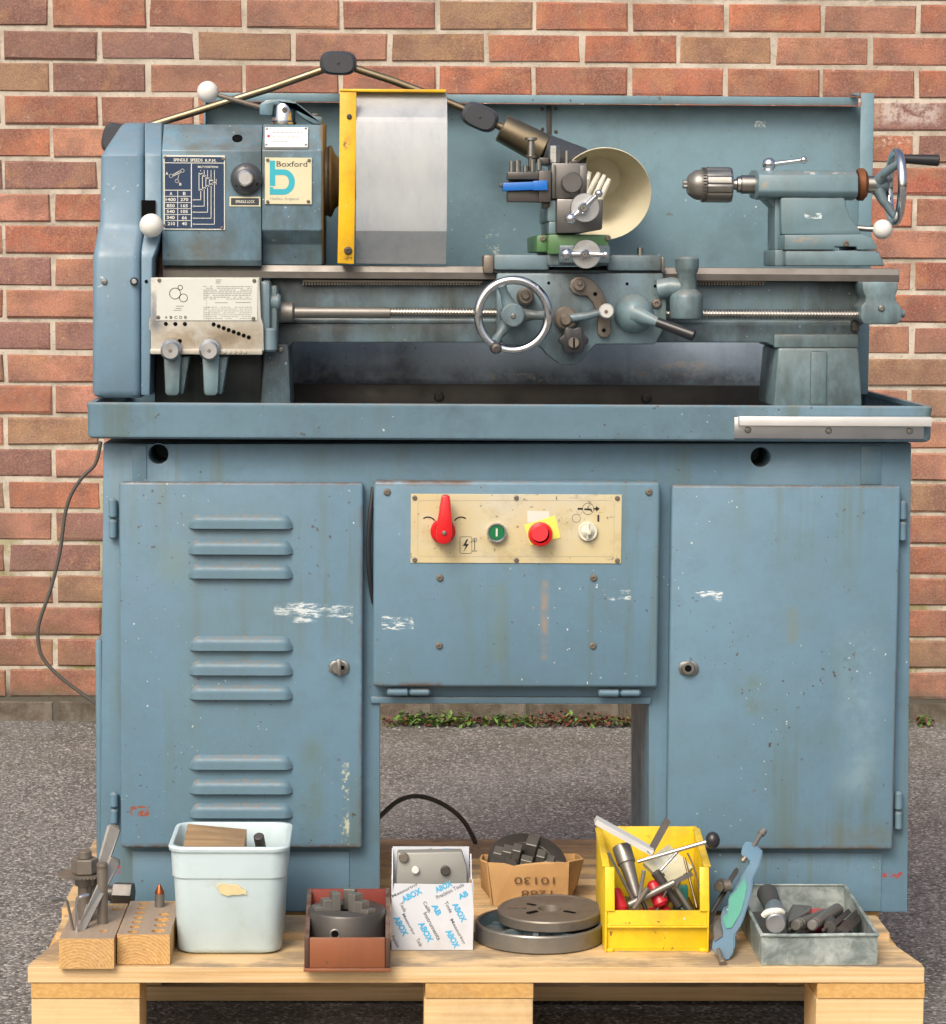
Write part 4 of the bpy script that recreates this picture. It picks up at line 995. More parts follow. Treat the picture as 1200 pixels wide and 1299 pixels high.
# hand wheel
d = .008; k = K(d); c0 = Q(651, 400, d)
b = MB().torus(c0, (0, 1, 0), 44.5*k, 5.6*k, 72, 14); hw = part(b, 'apron_handwheel', 'chrome', label='chrome-rimmed handwheel on the apron')
b = MB()
for a0 in (0, 112, 236):
    ca, sa = math.cos(R(a0)), math.sin(R(a0)); pts, rr = [], []
    for f, r_, dy in ((6, 10, .012), (18, 8, .012), (30, 5.5, .008), (42, 6.5, 0)): pts.append(c0+Vector((ca*f*k, dy, sa*f*k))); rr.append(r_*k)
    b.tube(pts, [rr[0]]+[rr[0]*.9]*0+rr[1:], 12)
b.pcyl(651, 400, 15, d-.004, d+.05, .002, 30); part(b, 'spokes', 'cast', hw)
b = MB(); screw(b, 651, 400.5, 3.4, d-.0045); part(b, 'screw', 'steel', hw)
b = MB(); kk = K(d-.03); b.lathe(Q(627.5, 440.5, d), (0, -1, 0), [(0, 5*kk), (.010, 4.5*kk), (.030, 7.5*kk), (.05, 7.2*kk), (.056, 5.5*kk), (.057, 2.4*kk), (.055, 2.2*kk), (.055, 0)], 22); part(b, 'crank_grip', 'dsteel', hw)
b = MB().pcyl(667, 376, 11, .03, .06, .003, 24); b.pcyl(667, 375, 5.5, .024, .04, .002, 18); part(b, 'clutch_knob', 'brown', ap)
b = MB().pcyl(718, 404, 15, .045, .06, .003, 30); b.pcyl(718, 406, 7.5, .036, .05, .002, 20); fl = part(b, 'feed_lever', 'brown', ap)
# (sub-levers stay parts of the lathe so that no fourth level appears)
b = MB(); b.tube([Q(722, 404, .046), Q(745, 401, .040), Q(766, 395, .034)], [.007, .006, .005], 12); pf = part(b, 'feed_select_lever', 'cast', label='feed lever ending in a white button')
b = MB(); k = K(.03); b.lathe(Q(768.5, 394.5, .038), (0, -1, 0), [(0, 6*k), (.006, 9.5*k), (.014, 9.8*k), (.018, 8*k), (.019, 0)], 26); part(b, 'white_button', 'white', pf)
b = MB().pcyl(769, 395.5, 2.4, .0185, .021, .0003, 12); part(b, 'rivet', 'brown', pf)
b = MB(); b.pprism([(724, 356), (730, 351), (740, 350), (752, 355), (764, 369), (771, 385), (775, 400), (775, 422), (771, 428), (763, 428), (758, 423), (758, 400), (752, 384), (745, 375), (735, 375), (726, 371), (722, 364)], .048, .060, .002); b.pcyl(735, 361.5, 8, .040, .05, .002, 22)
b.pcyl(735.5, 359, 3.4, .037, .042, .001, 14); part(b, 'quadrant_arm', 'brown', ap)
for x, y in ((755, 373), (766, 419)): b = MB().pcyl(x, y, 2.6, .0475, .05, 0, 12); part(b, 'index_hole', 'hole', ap)
b = MB(); star = [(728+(17+2.0*math.cos(R(6*a0)))*math.cos(R(a0)), 432-(17+2.0*math.cos(R(6*a0)))*math.sin(R(a0))) for a0 in range(0, 360, 8)]
b.pprism(star, .022, .046, .004); sk = part(b, 'star_knob', 'black', label='black star knob at the bottom of the apron'); b = MB(); b.pcyl(728, 435, 7, .019, .024, .001, 20); b.pbox(727, 428.5, 729.2, 441.5, .0186, .0195, 0, 1, 1); part(b, 'slotted_screw', ('brown', 'hole'), sk)
b = MB(); k = K(.04); b.lathe(Q(803.5, 397.5, .058), (0, -1, 0), [(0, 25*k), (.006, 25*k), (.018, 22*k), (.028, 15*k), (.033, 7*k), (.034, 0)], 36)
b.tube([Q(806, 398, .036), Q(822, 404, .026), Q(834, 409, .02)], [.015, .0095, .007], 16)
hl = part(b, 'half_nut_lever', 'lathe', label='domed half-nut lever with a black handle'); b = MB().prod((829, 407, .022), (881, 426, .005), 6.2, 7.4, 20, .0015); part(b, 'black_handle', 'black', hl)
b = MB(); screw(b, 832.5, 385, 6.5, .0578); part(b, 'cap_screw', 'brown', ap)
b = MB(); k = K(.05)
b.lathe(Q(870.5, 404, .05), (0, 0, 1), [(0, 0), (0, 20*k), (2*k, 21*k), (27*k, 21*k), (30*k, 20*k), (37*k, 13*k), (55*k, 11.5*k), (60*k, 14*k), (64*k, 15*k), (75*k, 15*k), (78*k, 12.5*k)], 30)
b.tube([Q(836, 367, .06), Q(852, 364, .055), Q(872, 366, .05)], [13*k, 12.5*k, 11*k], 16)
td = part(b, 'thread_dial', 'lathe', label='upright thread dial housing beside the apron'); b = MB(); b.lathe(Q(870.5, 327.5, .05), (0, 0, 1), [(0, 12*k), (.0015, 11.6*k), (.002, 0)], 24); part(b, 'dial_cap', 'satin', td)

# --- cross slide, top slide, tool post
b = MB(); b.pbox(695, 297.5, 772.5, 323, .03, .32, .003); b.pbox(680.5, 298, 694.5, 320, .05, .30, .003); cs = part(b, 'cross_slide', 'green', label='green painted cross slide')
for x, y in ((689, 302.5), (771, 302)): b = MB(); screw(b, x, y, 4, .0298 if x > 700 else .0498); part(b, 'gib_screw', 'brown', cs)
def ballcrank(px, py, rd, d, b1, r1, b2_, r2, rh, nm, lab):
    k = K(d); b = MB(); b.lathe(Q(px, py, d+.03), (0, -1, 0), [(0, rd*k*.8), (.006, rd*k*.98), (.010, rd*k), (.024, rd*k), (.026, rd*k*.97), (.026, 0)], 44)
    o = part(b, nm, 'satin', label=lab)
    b = MB(); dd = d-.008
    b.pcyl(px, py, rh, d-.016, d+.01, .002, 24); b.psphere(b1[0], b1[1], dd, r1, 26); b.psphere(b2_[0], b2_[1], dd-.006, r2, 22)
    A, B_, C_ = Q(px, py, dd), Q(b1[0], b1[1], dd), Q(b2_[0], b2_[1], dd-.006)
    b.cyl(A, B_, 4.2*k, 3.2*k, 16); b.cyl(A, C_, 4.2*k, 2.6*k, 16); part(b, 'ball_handle', 'chrome', o)
    b = MB(); b.ring(px, py, rh*.62, .9, d-.0163); b.disc(px, py, 1.4, d-.0163); part(b, 'centre_mark', 'dsteel', o)
ballcrank(742, 322.5, 18.3, -.04, (718.5, 322.5), 7.6, (768.5, 323), 4.6, 6.4, 'cross_slide_crank', 'cross slide dial with a straight ball handle')
b = MB(); b.prod((742, 322.5, .05), (742, 322.5, -.01), 10, 12, 24); b.pbox(709, 311, 774, 334, .02, .04, .003); part(b, 'screw_bracket', 'cast', cs)
b = MB(); b.pprism([(706, 252), (765, 253), (764, 291), (740, 295.5), (706, 296)], .02, .25, .0025); ts = part(b, 'top_slide', 'post', label='steel top slide above the green cross slide')
b = MB(); b.pbox(694.5, 254, 706, 281, .05, .25, .002); b.pbox(696, 281, 706, 297, .05, .24, .002); part(b, 'gib', 'lathe', ts)
ballcrank(740.5, 264, 18.3, -.03, (724, 277.5), 7.4, (759.5, 245.5), 5.0, 7.2, 'top_slide_crank', 'top slide dial with a slanting ball handle')
b = MB(); b.prod((740.5, 264, .05), (740.5, 264, 0), 9, 12, 24); part(b, 'crank_boss', 'tool', ts)
b = MB(); b.pbox(699.5, 207, 744.5, 252, .05, .14, .0015); b.pbox(699.5, 209, 704.5, 252, .046, .0498, .0008); b.pbox(735.5, 210, 744.5, 251, .046, .0498, .0008)
tp = part(b, 'tool_post', 'post', label='quick-change tool post block')
b = MB().pcyl(726, 231.5, 13.2, .022, .05, .0015, 34); part(b, 'cam_button', 'post', tp)
b = MB().prod((703, 207, .09), (703, 185, .09), 7.2, None, 6, .001); part(b, 'hex_stud', 'satin', tp)
b = MB().prod((719, 208, .09), (719, 191, .09), 3.4, None, 12, .0008); part(b, 'height_screw', 'steel', tp)
b = MB(); b.pbox(725, 203, 733, 208, .07, .10, .001); b.pbox(684, 200, 696, 208, .07, .11, .001); part(b, 'clamp_washer', 'dsteel', tp)
th = thing('tool_holder', 'dark steel tool holder with clamp bolts hanging on the tool post', 'tool holder', Q(670, 256, .07))
b = MB(); b.pbox(644, 218, 685, 227.5, .042, .085, .001); b.pbox(644, 241.5, 685, 256, .042, .085, .001); b.pbox(644.5, 227, 684, 242, .075, .085, .0005); b.pbox(683.5, 216.5, 699, 256.5, .038, .09, .0012); b.pbox(688, 256, 698, 264, .05, .08, .001)
part(b, 'holder_body', 'dsteel', th)
for x, y0, y1, r_ in ((649.5, 204, 218.5, 3.2), (657, 203, 218.5, 3.6), (667, 210, 218.5, 3.4), (676, 202, 218.5, 3.4), (684, 202, 216.5, 3.2)):
    b = MB().prod((x, y1, .06), (x, y0, .06), r_, None, 8, .0008); part(b, 'clamp_bolt', 'steel', th)
b = MB(); k = K(.07); b.lathe(Q(673.5, 200, .07), (0, 0, 1), [(0, 0), (0, 7.5*k), (2*k, 8*k), (3*k, 4.6*k), (21*k, 4.4*k), (22*k, 8*k), (25*k, 8*k), (26*k, 0)], 22); b.prod((673.5, 200, .07), (673.5, 217, .07), 3.6, None, 14); part(b, 'height_nut', 'steel', th)
ct = thing('cutting_tool', 'bright blue lathe cutting tool clamped in the tool holder', 'cutting tool', Q(665, 241, .05))
b = MB(); b.pprism([(638, 232), (676, 230.5), (694, 229), (694.5, 240.5), (676, 241), (638, 242.2)], .034, .062, .001); b.pprism([(676, 229.6), (694.5, 228.6), (695, 241.4), (676, 241.6)], .033, .063, .001); part(b, 'shank', 'bluetool', ct)
b = MB().pprism([(633.5, 233.5), (638.2, 232.5), (638.2, 238), (634, 237)], .04, .056, .0005); part(b, 'carbide_tip', 'dsteel', ct)

# --- tailstock
b = MB(); d0 = .165; a, c_ = Q(962, 233, d0).x, Q(1089, 233, d0).x
hexp = [(.185, 216.5), (.166, 222), (.163, 243), (.17, 250), (.20, 254), (.26, 252), (.28, 240), (.28, 222), (.255, 216.5)]
b.prism([(YC+q_, Q(1025, y_, q_).z) for q_, y_ in hexp], a, c_, 'yz', .0025)
ts_ = part(b, 'tailstock_barrel', 'tail')
b = MB()
b.pprism([(990, 250), (1072, 250), (1074, 262), (1079, 276), (1089, 289), (1094, 298), (991, 298)], .17, .27, .004); b.pprism([(983, 252), (990, 250), (990, 317), (982.5, 317)], .185, .26, .002); b.pprism([(966, 248), (991, 250), (985, 266)], .19, .25, .002)
b.pprism([(995, 298), (1094, 297), (1108, 303), (1114, 316.5), (1087, 317), (1087, 313), (1059, 313), (1059, 317), (995, 317)], .125, .28, .003); b.pprism([(996, 317.5), (1114, 317.5), (1123, 337.5), (996, 337.5)], .128, .28, .003); b.pbox(983, 317, 996, 337.5, .15, .27, .002)
tb = part(b, 'tailstock_body', 'tail')
b = MB(); screw(b, 1073, 309, 4, .126); part(b, 'offset_screw', 'brown', tb)
b = MB().xlathe(234, .21, [(929, 0), (929, 6), (934, 7), (935, 10), (939, 10.5), (940, 11.8), (964, 11.8), (964, 0)], 32); part(b, 'quill', 'steel')
b = MB().xlathe(234, .21, [(1087, 0), (1087, 19), (1089, 20.5), (1095, 20.5), (1099, 16), (1100, 13), (1100, 0)], 36); part(b, 'rusty_collar', 'rusty')
b = MB().xlathe(234, .21, [(1099, 0), (1099, 11), (1110, 11), (1111, 8), (1112, 0)], 28); part(b, 'screw_end', 'steel')
d = .21; k = K(d); cc = Q(1136, 237, d)
b = MB().torus(cc, (1, 0, .0), 44*k, 5.8*k, 64, 14); tw = part(b, 'tailstock_handwheel', 'chrome', label='chrome handwheel on the tailstock end')
hb = Q(1113, 234, d); b = MB(); b.cyl(Q(1108, 234, d), Q(1127, 234.5, d), 11*k, 8*k, 24, .002)
for a0 in (15, 135, 255):
    e = Vector((0, math.cos(R(a0)), math.sin(R(a0)))); b.tube([hb+e*5*k, hb+e*20*k+Vector((6*k, 0, 0)), cc+e*42*k], [8*k, 6*k, 4.5*k], 12)
part(b, 'spokes', 'cast', tw)
hp = cc+Vector((0, -.012, 35*k)); b = MB(); b.cyl(hp, hp+Vector((52*k, 0, -2*k)), 5.5*k, 7.4*k, 22, .0012); part(b, 'crank_grip', 'black', tw)
b = MB().prod((1088, 289.5, .20), (1112, 291, .19), 3.6, 3.4, 14); cl = part(b, 'clamp_lever', 'steel', label='tailstock clamp lever with a white ball'); b = MB().psphere(1119.5, 291, .19, 12.6, 28); part(b, 'ball_knob', 'white', cl)
b = MB().psphere(975.5, 208.5, .20, 8.6, 26); b.prod((975, 217, .20), (975.5, 210, .20), 7, 6, 18); b.prod((978, 208.5, .20), (1016, 203.5, .18), 3.2, 2.6, 14); b.psphere(1019.5, 203, .18, 4.8, 20); part(b, 'quill_lock', 'chrome', label='chrome ball lever locking the quill')
dc = thing('drill_chuck', 'steel drill chuck fitted in the tailstock quill', 'drill chuck', Q(898, 257, .21))
b = MB(); cq = Q(894, 234.5, .21); secs = []
for xo, rf in ((0, .93), (2, 1), (31, 1), (34, .93)): secs.append([(cq.x+xo*k, cq.y+rf*22.3*k*(1 if i % 5 else .955)*math.cos(2*math.pi*i/60), cq.z+rf*22.3*k*(1 if i % 5 else .955)*math.sin(2*math.pi*i/60)) for i in range(60)])
b.loft(secs); part(b, 'fluted_sleeve', 'steel', dc, ang=25)
b = MB().xlathe(234.5, .21, [(871, 0), (871, 8), (873, 12.5), (879, 17), (884, 19), (889, 19), (889.5, 21), (894.5, 21), (894.5, 0)], 36); part(b, 'nose', 'tool', dc)
b = MB()
for i in range(34):
    a0 = 2*math.pi*i/34; c1 = Q(890, 234.5, .21)+Vector((0, math.cos(a0), math.sin(a0)))*21*k
    b.cyl(c1, c1+Vector((4*k, 0, 0)), 1.05*k, None, 6)
part(b, 'gear_teeth', 'dsteel', dc)
for a0 in (90, 210, 330):
    c1 = Q(866, 234.5, .21)+Vector((0, math.cos(R(a0)), math.sin(R(a0))))*3.4*k; b = MB().cyl(c1, c1+Vector((8*k, 0, 0)), 2.8*k, None, 10, .0006); part(b, 'jaw', 'steel', dc)

# --- work lamp
la = thing('work_lamp', 'articulated work lamp with black joints and a cream shade behind the lathe', 'work lamp', Q(190, 160, .33))
d = .33; b = MB().tube([Q(188, 160, d), Q(250, 141, d), Q(340, 113, d), Q(412, 87.5, d)], .0058, 16); part(b, 'lower_arm', 'lamptube', la)
b = MB().tube([Q(448, 86, d), Q(500, 103, d), Q(545, 120, d), Q(596, 141, d)], .0058, 16); part(b, 'upper_arm', 'lamptube', la)
def joint(px, py, d, w_, h, rot, nm='elbow_joint'):
    k = K(d); b = MB(); pts = []
    for i in range(36):
        t_ = 2*math.pi*i/36; cx_ = abs(math.cos(t_))**.62*(1 if math.cos(t_) >= 0 else -1)*w_/2; sy2 = abs(math.sin(t_))**.75*(1 if math.sin(t_) >= 0 else -1)*h/2
        pts.append((px+cx_*math.cos(rot)+sy2*math.sin(rot), py+cx_*math.sin(rot)-sy2*math.cos(rot)))
    ctr = (px, py); secs = []
    for sc_, dd in ((.80, -.019), (.93, -.016), (1, -.010), (1, .010), (.93, .016), (.8, .019)): secs.append([Q(ctr[0]+(x-ctr[0])*sc_, ctr[1]+(y-ctr[1])*sc_, d+dd) for x, y in pts])
    b.loft(secs); o = part(b, nm, 'lampblack', la); b = MB(); screw(b, px, py, 1.8, d-.019); part(b, 'screw', 'lampblack', o)
joint(429, 80, d, 47, 31, R(2)); joint(608.5, 148.5, d, 48, 32, R(24)); joint(146, 176, .22, 34, 40, R(12), 'base_joint')
b = MB(); b.prod((625, 156, d), (640, 163, d), 5, 5, 16); b.prod((636, 162, d), (690, 190, d), 18, 20, 30, .002); part(b, 'lamp_can', 'lamptube', la)
b = MB(); b.prod((689, 189.5, d), (740, 205, d+.01), 20, 17, 28, .002); part(b, 'lamp_neck', 'lampblack', la)
pa, pb = Q(761, 224, .37), Q(766, 246, .272); ax = (pb-pa).normalized(); Ls = (pb-pa).length; k = K(.28)
b = MB(); Rm = 60*k
prof = [(-.004, 0), (-.004, 24*k), (Ls*.15, 32*k), (Ls*.55, 48*k), (Ls*.9, 58*k), (Ls, 60*k), (Ls+.0015, 59.4*k), (Ls, 58.6*k), (Ls*.9, 56.5*k), (Ls*.55, 46.5*k), (Ls*.15, 30*k), (.004, 26*k), (.004, 0)]
b.lathe(pa, ax, prof, 48); sh = part(b, 'shade', 'cream', la, 'round cream enamel lamp shade')
b = MB()
for i, (x0, y0, x1, y1) in enumerate(((748, 218, 741, 245), (760, 219, 744, 250), (767, 222, 752, 254), (773, 227, 760, 256))):
    b.tube([Q(x0, y0, .285), Q(x0*.7+x1*.3, y0*.7+y1*.3, .285), Q(x1, y1, .30)], [.0032, .0042, .0042], 12)
part(b, 'bulb', 'bulb', sh)
# --- cables
cbm = MB().tube([Q(128, 560, .2), Q(121, 588, .2), Q(104, 606, .2), Q(90, 628, .2), Q(82, 655, .2), Q(76, 700, .2), Q(64, 748, .2), Q(51, 785, .2), Q(48, 806, .2), Q(53, 832, .2), Q(72, 855, .2), Q(100, 877, .2), Q(126, 895, .2)], .0028, 10, 6)
tag(cbm.build('power_cable', MAT['rubber']), 'thin dark cable hanging in a loop down the left side of the cabinet', 'cable')
cbm = MB().tube([Q(470, 1048, .30), Q(484, 1034, .33), Q(505, 1016, .36), Q(530, 1010, .38), Q(560, 1019, .40), Q(585, 1038, .42), Q(601, 1064, .46), Q(606, 1085, .47)], .0038, 12, 6)
tag(cbm.build('mains_cable', MAT['rubber']), 'thick grey cable arching over the pallet inside the knee hole', 'cable')

# ------------------------------------------------------------------ things on the pallet
def dof(Y): return Y-YC
def bld(b, name, mat, parent, label=None, **kw):
    o = b.build(name, MAT[mat] if isinstance(mat, str) else [MAT[q] for q in mat], parent, **kw)
    if label: o['label'] = label
    return o
def solo(b, name, mat, label, cat, group=None, **kw):
    return tag(b.build(name, MAT[mat] if isinstance(mat, str) else [MAT[q] for q in mat], None, **kw), label, cat, group)
def pile(px, py, Y): return P(px, py, Y)

# --- two drilled wooden blocks
def stud(px0, px1, Yf, Yb, h, holes, name, label, skew=0):
    x0, x1 = P(px0, 1208, Yf).x, P(px1, 1208, Yf).x
    r = thing(name, label, 'wood block', ((x0+x1)/2, Yf, ZP), 'drilled wood tool blocks')
    b = MB(); sk = lambda x, y: (x+(y-Yf)*skew, y)
    hl = [[sk(x+rr_*math.cos(2*math.pi*i/14), y+rr_*math.sin(2*math.pi*i/14)) for i in range(14)] for x, y, rr_ in holes(x0, x1)]
    n_ = 5; poly = [sk(x0+(x1-x0)*i/n_, Yf) for i in range(n_+1)]+[sk(x1, Yf+(Yb-Yf)*i/n_) for i in range(1, n_+1)]+[sk(x1-(x1-x0)*i/n_, Yb) for i in range(1, n_+1)]+[sk(x0, Yb-(Yb-Yf)*i/n_) for i in range(1, n_)]
    b.prism(poly, ZP+.0125, ZP+h, 'xy', 0, hl); b.prism(poly, ZP+.0006, ZP+.0124, 'xy', 0)
    bld(b, 'drilled_block', 'stud', r, ang=20); return r
HA = .0415
stud(75, 144.5, 3.450, 3.645, HA, lambda a, c_: [(a+.055, 3.49, .006), (a+.06, 3.61, .007), (a+.02, 3.61, .005)], 'wood_block', 'drilled wood block at the pallet corner holding hex keys and arbors', .0)
stud(148.5, 215.5, 3.472, 3.66, HA, lambda a, c_: [(a+.020+.0*i, 3.487+.026*i, .0072) for i in range(7)]+[(a+.054, 3.492+.030*i, (.010, .009, .011, .008)[i]) for i in range(4)],
     'wood_block', 'drilled wood block with rows of holes and one copper-tipped punch', .0)
zt = ZP+HA
# arbor with nut and saw
ar = thing('saw_arbor', 'brown steel arbor with a hex nut and thin disc standing in the wood block', 'arbor', G(108, 1165, zt))
A0 = G(108, 1166, zt); k = A0.y/F_PX; b = MB(); b.lathe(A0, (0, 0, 1), [(-.01, 0), (-.01, 9*k), (44*k, 9*k), (45*k, 12.5*k), (56*k, 13.5*k), (57*k, 0)], 26); bld(b, 'shank', 'brown', ar)
b = MB(); c0 = A0+Vector((-4*k, 0, 58*k)); n_ = 40; b.prism([(c0.x+(31 if i % 2 else 28.8)*k*math.cos(2*math.pi*i/(2*n_)), c0.y+(31 if i % 2 else 28.8)*k*math.sin(2*math.pi*i/(2*n_))) for i in range(2*n_)], c0.z, c0.z+.0022, 'xy'); bld(b, 'saw_disc', 'brown', ar)
b = MB(); b.cyl(A0+Vector((0, 0, 61*k)), A0+Vector((0, 0, 80*k)), 17.5*k, None, 6, .0012, ph=.35); b.cyl(A0+Vector((0, 0, 80*k)), A0+Vector((0, 0, 90*k)), 9*k, None, 22, .001); bld(b, 'hex_nut', 'brown', ar)
A0 = G(130, 1171, zt); k = A0.y/F_PX; b = MB(); b.lathe(A0, (0, 0, 1), [(-.008, 0), (-.008, 7*k), (70*k, 6.8*k), (74*k, 6.8*k), (75*k, 7.4*k), (79*k, 7*k), (80*k, 0)], 22); solo(b, 'steel_bar', 'brown', 'round brown steel bar standing in the corner wood block', 'bar')
def blade(p0, p1, w0, w1, th, Y0, Y1, name, label, hole):
    (xa, ya), (xb, yb) = p0, p1; t_ = Vector((xb-xa, yb-ya)).normalized(); nn = Vector((-t_.y, t_.x))
    pts = [(xa+nn.x*w0, ya+nn.y*w0, 0), (xa-nn.x*w0, ya-nn.y*w0, 0), (xb-nn.x*w1-t_.x*4, yb-nn.y*w1-t_.y*4, 1), (xb-nn.x*w1*.6, yb-nn.y*w1*.6, 1), (xb+nn.x*w1*.6, yb+nn.y*w1*.6, 1), (xb+nn.x*w1-t_.x*4, yb+nn.y*w1-t_.y*4, 1)]
    b = MB(); f = [P(x, y, Y0+(Y1-Y0)*q_) for x, y, q_ in pts]; o_ = Vector((.3*th, th, 0))
    b.add(f+[v+o_ for v in f], [[0, 1, 2, 3, 4, 5], [6, 7, 8, 9, 10, 11]]+[[i, (i+1) % 6, 6+(i+1) % 6, 6+i] for i in range(6)])
    hx, hy = xb-t_.x*9, yb-t_.y*9; h_ = P(hx, hy, Y1-.002); b.cyl(h_+Vector((0, -.0006, 0)), h_+Vector((0, .002, 0)), 1.7*Y1/F_PX, None, 12, 0, 1)
    return solo(b, name, ('tool', 'hole'), label, 'drift', 'flat taper drifts in the wood block', smooth=False)
blade((106, 1176), (145, 1047), 4, 8.5, .004, G(106, 1176, zt).y+.02, 3.60, 'taper_drift', 'dark flat taper drift standing tallest in the corner wood block', True)
blade((101, 1183), (146, 1089), 4.5, 7.5, .004, G(101, 1180, zt).y, 3.55, 'taper_drift', 'grey flat taper drift leaning across the round bar', True)
b = MB(); Yk = G(93, 1180, zt).y; b.tube([P(93, 1182, Yk), P(90, 1165, Yk), P(85.5, 1145, Yk), P(83.5, 1141.5, Yk), P(80, 1141, Yk), P(67, 1143, Yk-.01)], 2.0*Yk/F_PX, 6, 3); solo(b, 'hex_key', 'steel', 'bent hex key leaning left at the front of the corner wood block', 'hex key', 'hex keys')
b = MB(); Yk = G(97.5, 1182, zt).y; b.tube([P(97.5, 1184, Yk), P(97.5, 1160, Yk), P(97.5, 1143, Yk), P(99, 1139, Yk), P(103, 1137, Yk), P(112, 1134.5, Yk+.006)], 2.2*Yk/F_PX, 6, 3); solo(b, 'hex_key', 'chrome', 'bright upright hex key beside the grey taper drift', 'hex key', 'hex keys')
b = MB(); c0 = G(152, 1146, zt)+Vector((0, .02, .013)); c0.y = 3.70; c0.z = P(152, 1133, 3.70).z
b.cyl(c0+Vector((-.014, 0, 0)), c0+Vector((.014, -.004, 0)), .0165, None, 6, .001, ph=.2); b.cyl(c0+Vector((-.022, 0, 0)), c0+Vector((-.012, 0, 0)), .011, None, 18)
b.box(c0.x-.02, c0.x+.014, c0.y-.012, c0.y+.012, ZP, c0.z-.013, .001)
solo(b, 'clamp_nut', 'dsteel', 'dark hex nut block lying behind the drilled wood blocks', 'nut')
pu = thing('punch', 'short steel punch with a copper tip in the drilled wood block', 'punch', G(202.5, 1150, zt)); A0 = G(202.5, 1150, zt); k = A0.y/F_PX
b = MB(); b.lathe(A0, (0, 0, 1), [(-.006, 0), (-.006, 6.5*k), (17*k, 6.3*k), (17.5*k, 0)], 22); bld(b, 'body', 'tool', pu); b = MB(); b.lathe(A0+Vector((0, 0, 17*k)), (0, 0, 1), [(0, 6.2*k), (2*k, 6*k), (12*k, 1.2*k), (12.6*k, 0)], 20); bld(b, 'copper_tip', 'copper', pu)

# --- white plastic tub with a timber offcut and a rod
tubt = thing('plastic_tub', 'square translucent white plastic tub in front of the louvred door', 'tub', (P(289, 1213, 3.59).x, 3.59, ZP))
Yf = 3.517; kx = Yf/F_PX; cx = P(290, 1213, Yf).x
def tsec(hw, y0, y1, z, r=.022): return [(x_, y_, z) for x_, y_ in rrect(cx-hw, y0, cx+hw, y1, r, 6)]
ht = .150; hb_, htp = 67.5*kx, 74*kx; secs = []
def lin(f): return hb_+(htp-hb_)*f
for f, g_, e in ((0, 0, -.005), (.02, .02, -.001), (.05, .05, 0), (.70, .70, 0), (.71, .71, .002), (.95, .95, .002), (.955, .955, .0045), (.985, .985, .005), (1, 1, .0035), (1, 1, -.001), (.97, .97, -.0025), (.70, .70, -.004), (.05, .05, -.004), (.03, .03, -.010)):
    hw_ = lin(f)+e; y0 = Yf+.008-(.008*f)-e; y1 = Yf+.148+.012*f+e; secs.append(tsec(hw_, y0, y1, ZP+.0005+ht*g_, .024))
b = MB().loft(secs); bld(b, 'tub_wall', 'tub', tubt, ang=40)
b = MB(); lab = [(P(280+x_, 1128+y_, Yf).x, P(280+x_, 1128+y_, Yf).z) for x_, y_ in ((-6, -2), (-3, -6), (4, -7), (12, -5), (19, -6), (25, -3), (27, 0), (32, 2), (33, 8), (28, 6), (24, 8), (16, 7), (9, 9), (4, 7), (0, 6), (-2, 2))]
b.prism(lab, Yf-.0005+.0015, Yf+.004, 'xz', 0); bld(b, 'label_residue', 'residue', tubt)
wb = MB(); q = [P(238, 1045, 3.645), P(313, 1052, 3.645), P(309, 1078, 3.55), P(232, 1076, 3.55)]; q = [Vector((v.x, v.y, v.z)) for v in q]; dn = Vector((.0, .0, -.045))
wb.add(q+[v+dn for v in q], [[0, 1, 2, 3], [4, 5, 6, 7]]+[[i, (i+1) % 4, 4+(i+1) % 4, 4+i] for i in range(4)]); solo(wb, 'timber_offcut', 'oldwood', 'grey-brown timber offcut lying in the white tub', 'offcut', smooth=False)
b = MB().cyl(P(334, 1090, 3.61), P(328, 1060, 3.59), 7*kx, None, 20, .001); solo(b, 'black_rod', 'dsteel', 'short black rod standing in the white tub', 'rod')

# --- brown box with three-jaw chuck
Yf = 3.436; k = Yf/F_PX
x0, x1 = P(386, 1212, Yf).x, P(495, 1212, Yf).x
bx = thing('chuck_box', 'shabby red-brown open wooden box on the pallet edge', 'box', ((x0+x1)/2, Yf+.07, ZP))
Yb = Yf+.135; zf = P(440, 1190, Yf).z; zb = P(440, 1127, Yb).z
b = MB().box(x0-.001, x1+.001, Yf-.002, Yb+.004, ZP+.0006, ZP+.005, .001); bld(b, 'base', 'boxwood', bx)
b = MB().box(x0+.007, x1-.007, Yf, Yf+.006, ZP+.0055, zf, .001); bld(b, 'front_panel', 'boxwood', bx)
b = MB().box(x0+.006, x1-.006, Yb-.006, Yb, ZP+.0055, zb, .001); bld(b, 'back_panel', 'boxred', bx)
for xx in (x0, x1-.0065):
    b = MB().prism([(Yf+.001, ZP+.0055), (Yf+.001, zf+.001), (Yb-.0005, zb+.001), (Yb-.0005, ZP+.0055)], xx, xx+.0065, 'yz', .001); bld(b, 'side_panel', 'boxdark', bx)
